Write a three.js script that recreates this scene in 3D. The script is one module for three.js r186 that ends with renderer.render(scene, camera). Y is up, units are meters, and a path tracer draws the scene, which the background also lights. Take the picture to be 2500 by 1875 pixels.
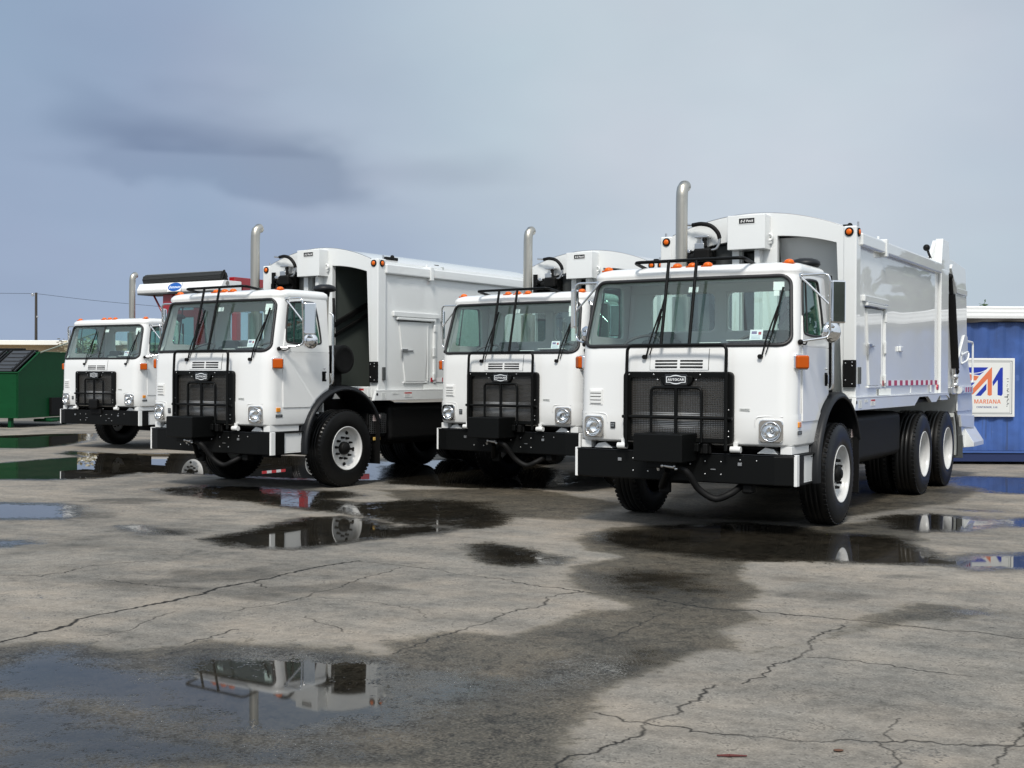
import * as THREE from 'three';
import { RoundedBoxGeometry } from 'three/addons/geometries/RoundedBoxGeometry.js';
import { mergeGeometries } from 'three/addons/utils/BufferGeometryUtils.js';
import { Brush, Evaluator, SUBTRACTION } from 'three-bvh-csg';

// ---------------------------------------------------------------- camera, sky, sun, exposure
const renderer = new THREE.WebGLRenderer({ antialias: true });
renderer.toneMapping = THREE.LinearToneMapping;
renderer.toneMappingExposure = 1.06;
renderer.shadowMap.enabled = true;
const scene = new THREE.Scene();
const camera = new THREE.PerspectiveCamera(35.42, 4 / 3, 0.1, 2000);
camera.position.set(0, 1.4987, 0);
camera.rotation.set(-0.00746, 0, 0.00449);

const SUN = new THREE.Vector3(-0.13, 1.0, 0.86).normalize();
const sun = new THREE.DirectionalLight(new THREE.Color(1, 0.955, 0.885), 3.0);
sun.position.copy(SUN).multiplyScalar(60).add(new THREE.Vector3(0, 0, -16));
sun.target.position.set(0, 0, -16);
sun.castShadow = true;
sun.shadow.radius = 24;
sun.shadow.mapSize.set(4096, 4096);
Object.assign(sun.shadow.camera, { left: -26, right: 26, top: 26, bottom: -26, near: 1, far: 140 });
scene.add(sun, sun.target);

// value noise
const hsh = (x, y) => { let h = Math.imul(x | 0, 374761393) + Math.imul(y | 0, 668265263) | 0; h = Math.imul(h ^ (h >>> 13), 1274126177); return ((h ^ (h >>> 16)) >>> 0) / 4294967296; };
const vn = (x, y) => {
  const xi = Math.floor(x), yi = Math.floor(y); let u = x - xi, v = y - yi;
  u = u * u * (3 - 2 * u); v = v * v * (3 - 2 * v);
  const a = hsh(xi, yi), b = hsh(xi + 1, yi), c = hsh(xi, yi + 1), d = hsh(xi + 1, yi + 1);
  return a + (b - a) * u + (c - a) * v + (a - b - c + d) * u * v;
};
const fbm = (x, y, n = 4) => { let s = 0, a = 0.5, t = 0; for (let i = 0; i < n; i++) { s += a * vn(x, y); t += a; a *= 0.5; x = x * 2.03 + 17.1; y = y * 2.03 + 5.7; } return s / t; };
const ss = (a, b, x) => { const t = Math.min(1, Math.max(0, (x - a) / (b - a))); return t * t * (3 - 2 * t); };
const lerp = (a, b, t) => a + (b - a) * t;
let seed = 7;
const rnd = () => { seed = (Math.imul(seed, 1664525) + 1013904223) >>> 0; return seed / 4294967296; };

{ // an overcast sky: darker rain cloud ahead to the left, paler to the right, brightest round the veiled sun behind the camera
  const W = 2048, H = 1024, px = new Float32Array(W * H * 4), lo = [], DEG = 180 / Math.PI;
  for (let j = 0; j < H; j++) for (let i = 0; i < W; i++) {
    const up = ((j + 0.5) / H - 0.5) * Math.PI, ro = ((i + 0.5) / W - 0.5) * 2 * Math.PI;
    const x = Math.cos(ro) * Math.cos(up), z = Math.sin(ro) * Math.cos(up), y = Math.sin(up);
    const az = Math.atan2(x, -z) * DEG, el = up * DEG;
    const k = 1 / (Math.max(y, 0) + 0.22), n1 = fbm(x * k * 1.6 + 9, z * k * 1.6 + 3, 5), n2 = fbm(x * k * 0.7 - 4, z * k * 0.9 + 8, 4);
    const t = ss(-18, 9, az + (n2 - 0.5) * 16 + (az > 90 ? 0 : 0)) * (1 - 0.35 * ss(16, 30, az + (n1 - 0.5) * 10)), side = lerp(t, az > 0 ? 0.95 : 0.62, ss(34, 80, Math.abs(az)));
    let r = lerp(0.290, 0.512, side), g = lerp(0.382, 0.578, side), b = lerp(0.522, 0.652, side);
    const low = ss(9, 0, el) * (1 - side) * 0.10; r += low * 0.25; g += low * 0.12; b += low * 0.12;
    const high = 1 - 0.03 * ss(8, 20, el) * side; r *= high; g *= high; b *= high;
    // the dark cloud, with a clear lower edge and a ragged top
    const q1 = fbm(az * 0.28 + 3, el * 0.75 + 11, 5), q2 = fbm(az * 0.12 - 7, el * 0.5 + 2, 4), rise = el - (8.35 - 0.095 * (az + 13.5)) + (q1 - 0.5) * 1.3;
    const c = ss(-0.25, 0.55, rise) * ss(5.4, 0.7, rise + (q2 - 0.5) * 4.5) * ss(-23.0, -18.0, az + (q2 - 0.5) * 6) * ss(-5.0, -9.5, az + (q1 - 0.5) * 6) * (0.55 + 0.8 * q1);
    const c2 = ss(1, 0.1, Math.hypot((az + 10.6) / 1.9, (el - 7.9 + 0.2 * (az + 10.6)) / 0.55)) * 0.5 + ss(1, 0.1, Math.hypot((az + 3.5) / 6.5, (el - 9.6 + (q1 - 0.5)) / 1.1)) * 0.75 * (1 - c);
    const cl = 1 - 0.35 * Math.min(1, c + c2 * 0.45); r *= cl * (1 - 0.05 * c); g *= cl; b *= lerp(1, cl, 0.84);
    const m1 = fbm(az * 0.10 + 20, el * 0.22 - 6, 5), m2 = fbm(az * 0.07 - 31, el * 0.13 + 15, 4), w = 1 + (n1 - 0.5) * 0.12 + (m1 - 0.46) * 0.15; r *= w * (1 + (m2 - 0.5) * 0.13); g *= w * (1 - (m2 - 0.5) * 0.03); b *= lerp(1, w, 0.8);
    const cs = x * SUN.x + y * SUN.y + z * SUN.z, glow = (0.35 * ss(-0.25, 1, cs) + 0.6 * ss(0.70, 1, cs)) * ss(6, 32, el);
    const below = ss(0.0, -0.06, y), f = lerp((1 + glow * 1.25) * (1 + 0.22 * ss(30, 75, az) * ss(170, 130, az)), 0.45, below), o = (j * W + i) * 4;
    const warm = Math.min(1, glow) * 0.55, m = (r + g + b) / 3;
    px[o] = lerp(r, m * 1.02, warm) * f; px[o + 1] = lerp(g, m, warm) * f; px[o + 2] = lerp(b, m * 0.98, warm) * f; px[o + 3] = 1;
  }
  const t = new THREE.DataTexture(px, W, H, THREE.RGBAFormat, THREE.FloatType);
  t.mapping = THREE.EquirectangularReflectionMapping; t.magFilter = t.minFilter = THREE.LinearFilter; t.needsUpdate = true;
  scene.background = t; scene.environment = t;
}

// ---------------------------------------------------------------- materials
const C = (r, g, b) => new THREE.Color().setRGB(r, g, b);
const std = (r, g, b, rough, metal = 0, more = {}) => new THREE.MeshPhysicalMaterial({ color: C(r, g, b), roughness: rough, metalness: metal, ...more });
const dataTex = (n, fn, srgb = false) => {
  const a = new Uint8Array(n * n * 4);
  for (let j = 0; j < n; j++) for (let i = 0; i < n; i++) { const c = fn(i / n, j / n, i, j), o = (j * n + i) * 4; a[o] = c[0] * 255; a[o + 1] = c[1] * 255; a[o + 2] = c[2] * 255; a[o + 3] = 255; }
  const t = new THREE.DataTexture(a, n, n); t.magFilter = t.minFilter = THREE.LinearFilter; t.wrapS = t.wrapT = THREE.RepeatWrapping; if (srgb) t.colorSpace = THREE.SRGBColorSpace; t.needsUpdate = true; return t;
};
const tn = (u, v, f, n) => { // tileable noise
  let s = 0, a = 0.5, t = 0;
  for (let k = 0; k < n; k++) { const p = (i, j) => hsh(((i % f) + f) % f + k * 91, ((j % f) + f) % f + k * 37), x = u * f, y = v * f, xi = Math.floor(x), yi = Math.floor(y); let du = x - xi, dv = y - yi; du = du * du * (3 - 2 * du); dv = dv * dv * (3 - 2 * dv);
    s += a * lerp(lerp(p(xi, yi), p(xi + 1, yi), du), lerp(p(xi, yi + 1), p(xi + 1, yi + 1), du), dv); t += a; a *= 0.5; f *= 2; }
  return s / t;
};
const grime = dataTex(256, (u, v) => { const n = 0.80 + 0.26 * tn(u, v, 4, 5), s = 1 - 0.10 * ss(0.62, 0.8, tn(u + 0.3, v + 0.1, 24, 2)); const c = Math.min(1, n * s); return [c, c * 0.995, c * 0.985]; });
const fine = dataTex(256, (u, v) => { const n = tn(u, v, 32, 3), r = 0.62 + 0.5 * (tn(u + 0.5, v, 8, 4) - 0.5); return [n, r, n]; });
const steelTex = dataTex(128, (u, v) => { const n = 0.7 + 0.4 * (tn(u, v, 6, 4)); const c = Math.min(1, n); return [c, c * 0.97, c * 0.92]; });
const M = {
  white: std(0.78, 0.785, 0.77, 0.42, 0, { clearcoat: 0.9, clearcoatRoughness: 0.06 }),
  body: std(0.73, 0.745, 0.735, 0.40, 0, { clearcoat: 1, clearcoatRoughness: 0.025 }),
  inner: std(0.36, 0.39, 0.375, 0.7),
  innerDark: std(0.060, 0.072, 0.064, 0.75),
  black: std(0.0042, 0.0046, 0.0046, 0.42, 0, { specularIntensity: 0.3 }),
  blackMatt: std(0.005, 0.005, 0.005, 0.6, 0, { specularIntensity: 0.35 }),
  chassis: std(0.005, 0.005, 0.005, 0.6, 0, { specularIntensity: 0.35 }),
  rubber: std(0.0055, 0.0055, 0.0055, 0.7, 0, { specularIntensity: 0.5, roughnessMap: fine, bumpMap: fine, bumpScale: 0.0006 }),
  fender: std(0.0085, 0.0095, 0.0115, 0.45, 0, { specularIntensity: 0.6 }),
  gasket: std(0.014, 0.014, 0.015, 0.5),
  chrome: std(0.80, 0.80, 0.80, 0.08, 1),
  steel: std(0.62, 0.60, 0.55, 0.34, 1, { map: steelTex }),
  zinc: std(0.6, 0.6, 0.6, 0.3, 1),
  amber: std(0.70, 0.125, 0.003, 0.25, 0, { specularIntensity: 0.7 }),
  amberDark: std(0.45, 0.075, 0.002, 0.35, 0, { specularIntensity: 0.5 }),
  amberPale: std(0.75, 0.27, 0.02, 0.2, 0, { clearcoat: 1 }),
  red: std(0.30, 0.006, 0.010, 0.38, 0, { clearcoat: 0.7, clearcoatRoughness: 0.1 }),
  redLens: std(0.5, 0.01, 0.01, 0.2, 0, { clearcoat: 1 }),
  mesh: std(0.062, 0.058, 0.052, 0.5, 0.2),
  glass: std(0.86, 0.955, 0.925, 0.0, 0, { transmission: 1, thickness: 0, ior: 1.8 }),
  glassSide: std(0.50, 0.68, 0.62, 0.0, 0, { transmission: 1, thickness: 0, ior: 1.52 }),
  lens: std(0.97, 0.98, 0.98, 0.03, 0, { transmission: 1, thickness: 0, ior: 1.45 }),
  reflector: std(0.92, 0.92, 0.92, 0.12, 1),
  cabIn: std(0.74, 0.76, 0.75, 0.75),
  dash: std(0.06, 0.066, 0.066, 0.65),
  seat: std(0.22, 0.24, 0.24, 0.8),
  rim: std(0.60, 0.605, 0.60, 0.5, 0, { clearcoat: 0.4, clearcoatRoughness: 0.2, map: grime }),
  paper: std(0.80, 0.82, 0.80, 0.7),
  wood: std(0.42, 0.30, 0.17, 0.8),
  hose: std(0.006, 0.006, 0.006, 0.6, 0, { specularIntensity: 0.4 }),
};

// ---------------------------------------------------------------- helpers
const V = (x, y, z) => new THREE.Vector3(x, y, z);
const taken = {};
const numbered = (n) => { const k = taken[n] = (taken[n] ?? -1) + 1; return k ? n + '_' + String(k).padStart(3, '0') : n; };
function tag(o, label, category, group) { o.userData.label = label; o.userData.category = category; if (group) o.userData.group = group; return o; }
function thing(name, label, category, pos = [0, 0, 0], turn = 0, group) {
  const o = new THREE.Group(); o.name = numbered(name); o.position.set(...pos); o.rotation.y = turn; scene.add(o); return tag(o, label, category, group);
}
function P(parent, name, geo, mat, label) {
  const m = new THREE.Mesh(Array.isArray(geo) ? merge(geo) : geo, mat); m.name = parent === scene ? numbered(name) : name; m.castShadow = m.receiveShadow = true; parent.add(m); if (label) m.userData.label = label; return m;
}
function merge(list) {
  const out = list.map((g) => { const h = g.index ? g.toNonIndexed() : g.clone(); for (const k of Object.keys(h.attributes)) if (!['position', 'normal', 'uv'].includes(k)) h.deleteAttribute(k);
    if (!h.attributes.normal) h.computeVertexNormals(); if (!h.attributes.uv) h.setAttribute('uv', new THREE.BufferAttribute(new Float32Array(h.attributes.position.count * 2), 2)); h.morphAttributes = {}; return h; });
  return out.length === 1 ? out[0] : mergeGeometries(out);
}
function mir(g) { // the same shape on the other side
  const h = g.index ? g.toNonIndexed() : g.clone(), n = h.attributes.position.count;
  for (const k of ['position', 'normal', 'uv']) { const a = h.attributes[k]; if (!a) continue; const s = a.itemSize, arr = a.array; for (let i = 0; i < n; i += 3) for (let c = 0; c < s; c++) { const t = arr[(i + 1) * s + c]; arr[(i + 1) * s + c] = arr[(i + 2) * s + c]; arr[(i + 2) * s + c] = t; } if (s === 3) for (let i = 0; i < n; i++) arr[i * 3] *= -1; }
  return h;
}
const box = (w, h, d, x = 0, y = 0, z = 0, r = Math.min(w, h, d) * 0.12, seg = 2) => new RoundedBoxGeometry(w, h, d, seg, r).translate(x, y, z);
const bx = (x0, x1, y0, y1, z0, z1, r) => box(x1 - x0, y1 - y0, z1 - z0, (x0 + x1) / 2, (y0 + y1) / 2, (z0 + z1) / 2, r);
const tube = (pts, r, seg = 24, rs = 8, smooth = true) => {
  const v = pts.map((p) => (p.isVector3 ? p : V(...p)));
  let curve; if (smooth) curve = new THREE.CatmullRomCurve3(v, false, 'centripetal'); else { curve = new THREE.CurvePath(); for (let i = 1; i < v.length; i++) curve.add(new THREE.LineCurve3(v[i - 1], v[i])); }
  return new THREE.TubeGeometry(curve, seg, r, rs, false);
};
const rod = (a, b, r, r2 = r, rs = 12) => { const A = V(...a), B = V(...b), d = B.clone().sub(A), g = new THREE.CylinderGeometry(r2, r, d.length(), rs); g.applyQuaternion(new THREE.Quaternion().setFromUnitVectors(V(0, 1, 0), d.clone().normalize())); return g.translate((A.x + B.x) / 2, (A.y + B.y) / 2, (A.z + B.z) / 2); };
const bent = (pts, r, rad = 0.06, rs = 8) => { // a rod with rounded bends
  const v = pts.map((p) => V(...p)), c = new THREE.CurvePath(); let from = v[0];
  for (let i = 1; i < v.length - 1; i++) { const a = v[i].clone().add(from.clone().sub(v[i]).setLength(Math.min(rad, from.distanceTo(v[i]) * 0.49))), b = v[i].clone().add(v[i + 1].clone().sub(v[i]).setLength(Math.min(rad, v[i + 1].distanceTo(v[i]) * 0.49))); c.add(new THREE.LineCurve3(from, a)); c.add(new THREE.QuadraticBezierCurve3(a, v[i], b)); from = b; }
  c.add(new THREE.LineCurve3(from, v[v.length - 1]));
  return new THREE.TubeGeometry(c, v.length * 14, r, rs, false);
};
const ball = (x, y, z, r, sx = 1, sy = 1, sz = 1) => new THREE.SphereGeometry(r, 14, 10).scale(sx, sy, sz).translate(x, y, z);
const shapeOf = (pts) => { const s = new THREE.Shape(); pts.forEach((p, i) => (i ? s.lineTo(p[0], p[1]) : s.moveTo(p[0], p[1]))); return s; };
function rshape(pts, r) { // polygon with rounded corners
  const s = new THREE.Shape(), n = pts.length;
  for (let i = 0; i < n; i++) { const p = V(...pts[i], 0), a = V(...pts[(i + n - 1) % n], 0), b = V(...pts[(i + 1) % n], 0), q = Math.min(r, p.distanceTo(a) * 0.45, p.distanceTo(b) * 0.45), A = p.clone().add(a.sub(p).setLength(q)), B = p.clone().add(b.sub(p).setLength(q)); if (i) s.lineTo(A.x, A.y); else s.moveTo(A.x, A.y); s.quadraticCurveTo(p.x, p.y, B.x, B.y); }
  s.closePath(); return s;
}
const ext = (shape, depth, bevel = 0, curve = 8) => new THREE.ExtrudeGeometry(shape, { depth: depth - 2 * bevel, bevelEnabled: bevel > 0, bevelSize: bevel, bevelThickness: bevel, bevelOffset: -bevel, bevelSegments: 2, curveSegments: curve }).translate(0, 0, bevel);
// shapes drawn in (z, y) and given thickness along x
const extX = (shape, x0, x1, bevel = 0, curve = 8) => ext(shape, x1 - x0, bevel, curve).rotateY(-Math.PI / 2).translate(x1, 0, 0);
const lathe = (pts, seg = 40) => new THREE.LatheGeometry(pts.map((p) => new THREE.Vector2(...p)), seg);
const latheX = (pts, seg) => lathe(pts, seg).rotateZ(-Math.PI / 2); // profile (radius, along x)
const sheet = (nu, nv, f) => { const g = new THREE.PlaneGeometry(1, 1, nu, nv), p = g.attributes.position, u = g.attributes.uv; for (let i = 0; i < p.count; i++) { const q = f(u.getX(i), u.getY(i)); p.setXYZ(i, q[0], q[1], q[2]); } g.computeVertexNormals(); return g; };
const canvasTex = (w, h, draw) => { const c = document.createElement('canvas'); c.width = w; c.height = h; draw(c.getContext('2d'), w, h); const t = new THREE.CanvasTexture(c); t.colorSpace = THREE.SRGBColorSpace; t.anisotropy = 8; return t; };
const printed = (w, h, draw, more = {}) => std(1, 1, 1, 0.45, 0, { map: canvasTex(w, h, draw), ...more });
const csg = new Evaluator(); csg.useGroups = false; csg.attributes = ['position', 'normal', 'uv'];
const cut = (g, ...tools) => { let a = new Brush(g); a.updateMatrixWorld(); for (const t of tools) { const b = new Brush(t.attributes.uv ? t : merge([t])); b.updateMatrixWorld(); a = csg.evaluate(a, b, SUBTRACTION); a.updateMatrixWorld(); } return a.geometry; };

// ---------------------------------------------------------------- the wet concrete yard
// outlines of standing water (p) and damp concrete (d): kind, how full it stands, x and z of the outline in metres
const WATER = [
 ['p', 1, [-13.38,-28.07,-12.16,-28.56,-11.23,-29.64,-10.4,-29.92,-9.93,-28.76,-9.34,-26.49,-9.31,-24.8,-9.51,-23.82,-10.17,-23.9,-11.35,-23.81]],
 ['p', 1, [-9.25,-19.4,-8.51,-19.99,-8.31,-20.38,-7.97,-21.21,-7.72,-21.54,-8.41,-22.4,-8.43,-23.12,-7.92,-22.79,-7.25,-22.36,-6.43,-22.53,-4.93,-22.29,-2.57,-21.56,-2.05,-19.48,-1.82,-17.06,-2.14,-17.04,-3.2,-17.12,-4.41,-17.75,-4.97,-18.02,-5.57,-18.06,-5.93,-17.04,-6.48,-16.75,-7.17,-16.85,-8.04,-16.87]],
 ['p', 0.9, [-2.24,-20.57,-1.08,-21.24,0.35,-20.06,0.81,-18.81,0.67,-16.29,0.44,-15.93,-0.54,-15.88,-1.15,-16.2,-1.67,-16.42]],
 ['p', 0.8, [-4.71,-15.59,-4.07,-16.14,-3.07,-15.79,-2.16,-15.39,-1.8,-14.88,-2.1,-14.37,-1.79,-14.07,-1,-14.47,-0.35,-14.18,-0.15,-13.4,0.01,-12.65,-0.16,-11.78,-0.51,-11.56,-1.06,-12.02,-1.57,-12.59,-1.82,-12.94,-2.31,-13.2,-3,-14.02,-3.84,-14.65,-4.38,-15.05]],
 ['p', 1, [-2.8,-10.86,-2.62,-11.26,-2.45,-11.7,-2.18,-12.46,-1.78,-12.64,-1.45,-12.39,-1.15,-11.74,-0.83,-12.03,-0.47,-11.68,-0.67,-11.33,-1.18,-10.99,-1.49,-10.63,-1.74,-10.29,-1.99,-10.25,-2.44,-10.46]],
 ['p', 1, [-6.41,-13.82,-5.91,-13.89,-5.5,-13.78,-5.1,-13.73,-4.9,-13.56,-4.6,-12.68,-4.59,-12.31,-5.24,-12.31,-5.7,-12.29]],
 ['p', 0.75, [-4.82,-10.83,-4.35,-10.81,-4.13,-10.56,-4.27,-10.3,-4.58,-10.3]],
 ['p', 0.9, [-3.89,-11.79,-3.67,-11.85,-3.44,-11.66,-3.12,-11.41,-3.07,-11.17,-3.38,-11.24,-3.68,-11.45]],
 ['p', 0.85, [-0.38,-10.3,-0.35,-10.6,-0.18,-10.73,0.01,-10.61,0.22,-10.2,0.49,-9.86,0.37,-9.52,0.01,-9.34,-0.22,-9.5,-0.33,-9.84]],
 ['d', 0.6, [-0.54,-10.22,-0.35,-10.8,-0.19,-10.86,0.01,-10.71,0.29,-10.24,0.51,-9.82,0.37,-9.39,0.01,-9.24,-0.28,-9.42,-0.44,-9.77]],
 ['p', 1, [0.87,-11.43,1.26,-11.65,1.63,-12.02,1.99,-12.13,2.35,-12.18,2.78,-12.01,2.99,-11.49,3.26,-11.41,3.47,-11.39,3.62,-11.15,3.52,-10.48,3.57,-9.89,3.92,-10.15,4.57,-10.3,4.2,-9.46,3.59,-9.3,3.43,-9.49,2.81,-9.71,2.36,-9.76,1.98,-9.75,1.63,-9.92,1.37,-10.11,1.01,-10.43,0.84,-10.83]],
 ['p', 0.9, [3.82,-12.69,4.16,-13.08,4.58,-13.19,4.88,-12.98,5.02,-12.69,5.24,-12.64,5,-12.11,4.75,-11.95,4.41,-11.67,3.92,-11.61,3.74,-11.83]],
 ['p', 0.8, [5.07,-12.63,5.46,-12.79,5.68,-12.8,5.38,-12.12,4.99,-12.03]],
 ['d', 0.85, [0.58,-10.97,0.92,-11.82,1.41,-12.11,2.39,-12.39,2.98,-11.89,3.61,-12.48,4.38,-13.36,3.79,-10.92,1.84,-9.54,1.12,-9.63,0.6,-10.25]],
 ['p', 0.6, [0.52,-8.95,0.62,-9.14,0.87,-9.3,1.16,-9.23,1.45,-9.03,1.48,-8.68,1.49,-8.35,1.31,-8.17,0.95,-8.14,0.65,-8.39]],
 ['d', 1, [0.95,-10.19,1.92,-9.66,1.68,-8.93,1.76,-8.36,1.45,-7.89,1.48,-7.4,1.22,-7.09,1.22,-6.58,1.09,-6.6,0.65,-5.99,0.38,-5.56,0.23,-4.98,0.17,-4.52,-0.43,-4.51,-0.64,-6.69,0.01,-6.85,0.21,-7.19,0.52,-7.57,0.76,-7.64,0.82,-7.91,0.64,-8.16,0.5,-8.46,0.43,-8.95,0.55,-9.44,0.95,-10]],
 ['d', 0.9, [-3.05,-6.58,-2.59,-6.71,-2.32,-6.67,-1.99,-6.58,-1.69,-6.72,-1.3,-6.67,-0.9,-6.6,-0.69,-6.46,-0.44,-6.93,-0.28,-6.97,0.01,-6.85,0.24,-6.38,0.26,-4.52,-2.06,-4.44]],
 ['p', 0.92, [-1.8,-6.34,-1.63,-6.47,-1.34,-6.48,-1,-6.43,-0.67,-6.36,-0.49,-6.11,-0.45,-5.66,-0.37,-5.5,-0.46,-5.15,-0.69,-5.07,-0.9,-4.9,-1.16,-4.99,-1.42,-5.23,-1.63,-5.44,-1.8,-5.77,-1.72,-6.02]],
 ['p', 0.84, [-2.68,-6.02,-2.6,-6.4,-2.41,-6.55,-2.14,-6.3,-1.86,-6.09,-1.61,-5.95,-1.35,-5.16,-1.78,-5.4,-2.16,-5.59,-2.54,-5.71]],
 ['p', 0.68, [-0.61,-6.26,-0.36,-6.16,0.01,-5.89,0.35,-6.27,0.69,-6.6,0.85,-6.39,0.57,-5.94,0.1,-5.63,-0.27,-5.39,-0.45,-5.1,-0.6,-5.17]],
 ['p', 0.6, [-2.61,-5.63,-2.13,-5.51,-1.5,-5.16,-1.06,-4.96,-0.68,-5.03,-0.51,-4.79,-0.78,-4.45,-2.06,-4.44]],
 ['d', 0.75, [1.26,-6.51,1.64,-6.79,2.11,-7.28,2.4,-7.75,2.7,-8,2.99,-7.94,3.06,-7.73,3.33,-7.79,3.3,-7.59,2.69,-7.32,2.31,-7.23,2.02,-6.95,1.53,-6.59,1.28,-6.46]],
 ['p', 0.85, [2.93,-7.75,3.05,-7.73,2.98,-7.58,2.88,-7.6]],
 ['d', 0.45, [1.4,-5.65,1.69,-5.81,1.83,-5.68,1.81,-5.54,1.63,-5.42,1.46,-5.46]],
 ['p', 0.9, [6.53,-17.94,7.05,-18.17,7.78,-17.91,6.71,-15.44,6.2,-15.59,6.19,-16.33,6.19,-16.91]],
 ['d', 0.9, [1.66,-13.83,2.44,-15.85,4.31,-16.85,6.32,-18.33,6.52,-16.34,5.24,-14.2,3.64,-12.83,2.74,-12.33,1.7,-12.76]],
 ['d', 0.7, [-1.86,-15.65,0.28,-16.04,1.49,-14.05,0.64,-12.43,-0.56,-12.74,-1.44,-14.15]],
 ['d', 0.5, [-3.76,-9.38,-3.55,-9.56,-3.22,-9.39,-3.16,-8.96,-3.42,-8.85,-3.68,-9.1]],
 ['p', 0.7, [4.91,-13.84,5.26,-13.64,5.54,-13.53,5.48,-13.32,5.12,-13.39,4.88,-13.62]],
];
const CRACKS = [
 [1.35, [-2.87,-6.57,-2.84,-6.67,-2.75,-6.94,-2.59,-7.35,-2.37,-7.76,-2.08,-8.26,-1.85,-8.64,-1.6,-9.16,-1.34,-9.56,-1.23,-9.66]],
 [0.75, [-1.76,-7.58,-1.52,-7.82,-1.37,-8.11,-1.19,-8.51,-1.14,-8.71,-0.83,-9.35]],
 [0.8, [-2.97,-8.71,-2.59,-8.48,-2.15,-8.35]],
 [0.8, [-3.78,-8.89,-3.46,-8.84,-3.35,-9,-3.27,-9.39,-3.15,-9.45,-2.93,-9.57]],
 [0.75, [-1.22,-9.62,-0.74,-9.35,-0.34,-8.98,0.01,-8.76]],
 [1, [0.01,-8.72,0.33,-8.46,0.49,-8.33,0.94,-8.08,1.28,-7.77,1.56,-7.7,1.92,-7.48,2.26,-7.3,2.49,-7.15,3,-6.88]],
 [0.8, [-0.63,-6.44,-0.4,-6.84,-0.28,-7.06,0.01,-7.62,0.17,-7.79,0.3,-8.15,0.49,-8.35]],
 [0.85, [0.14,-4.52,0.22,-4.71,0.31,-4.76,0.41,-4.92,0.53,-5,0.59,-5.14,0.71,-5.3,0.76,-5.43,0.86,-5.54,0.92,-5.71,0.99,-5.82]],
 [0.8, [1.13,-5.84,1.26,-5.98,1.38,-6.19,1.54,-6.4,1.62,-6.56,1.65,-6.73,1.8,-6.98,1.99,-7.24]],
 [0.8, [0.37,-5.33,0.49,-5.2,0.64,-5.12,0.75,-5.04,1.02,-4.98,1.25,-4.94,1.4,-4.95,1.5,-4.91,1.67,-4.94,1.85,-4.91,2.01,-4.88,2.12,-4.85]],
 [0.7, [1.5,-4.91,1.52,-4.79,1.52,-4.7,1.47,-4.56]],
 [0.6, [1.52,-4.92,1.62,-5.1,1.72,-5.26]],
 [0.7, [1.86,-4.62,1.99,-4.82,2.14,-5.04,2.22,-5.21]],
 [0.8, [1.58,-6.4,1.78,-6.33,1.97,-6.18,2.3,-6]],
 [0.7, [0.48,-6.77,0.61,-6.92,0.77,-7.25,1.04,-7.65]],
 [0.8, [-1.8,-6.64,-1.68,-6.87,-1.58,-7.03]],
 [0.8, [-1.86,-8.64,-1.73,-8.41]],
 [0.65, [-1.27,-7.45,-0.98,-6.98]],
 [0.65, [-2.39,-6.86,-2.23,-7.02,-2.11,-7.57]],
 [0.6, [-1.26,-8.07,-0.89,-7.87,-0.64,-7.76,-0.51,-7.39]],
];

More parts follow.
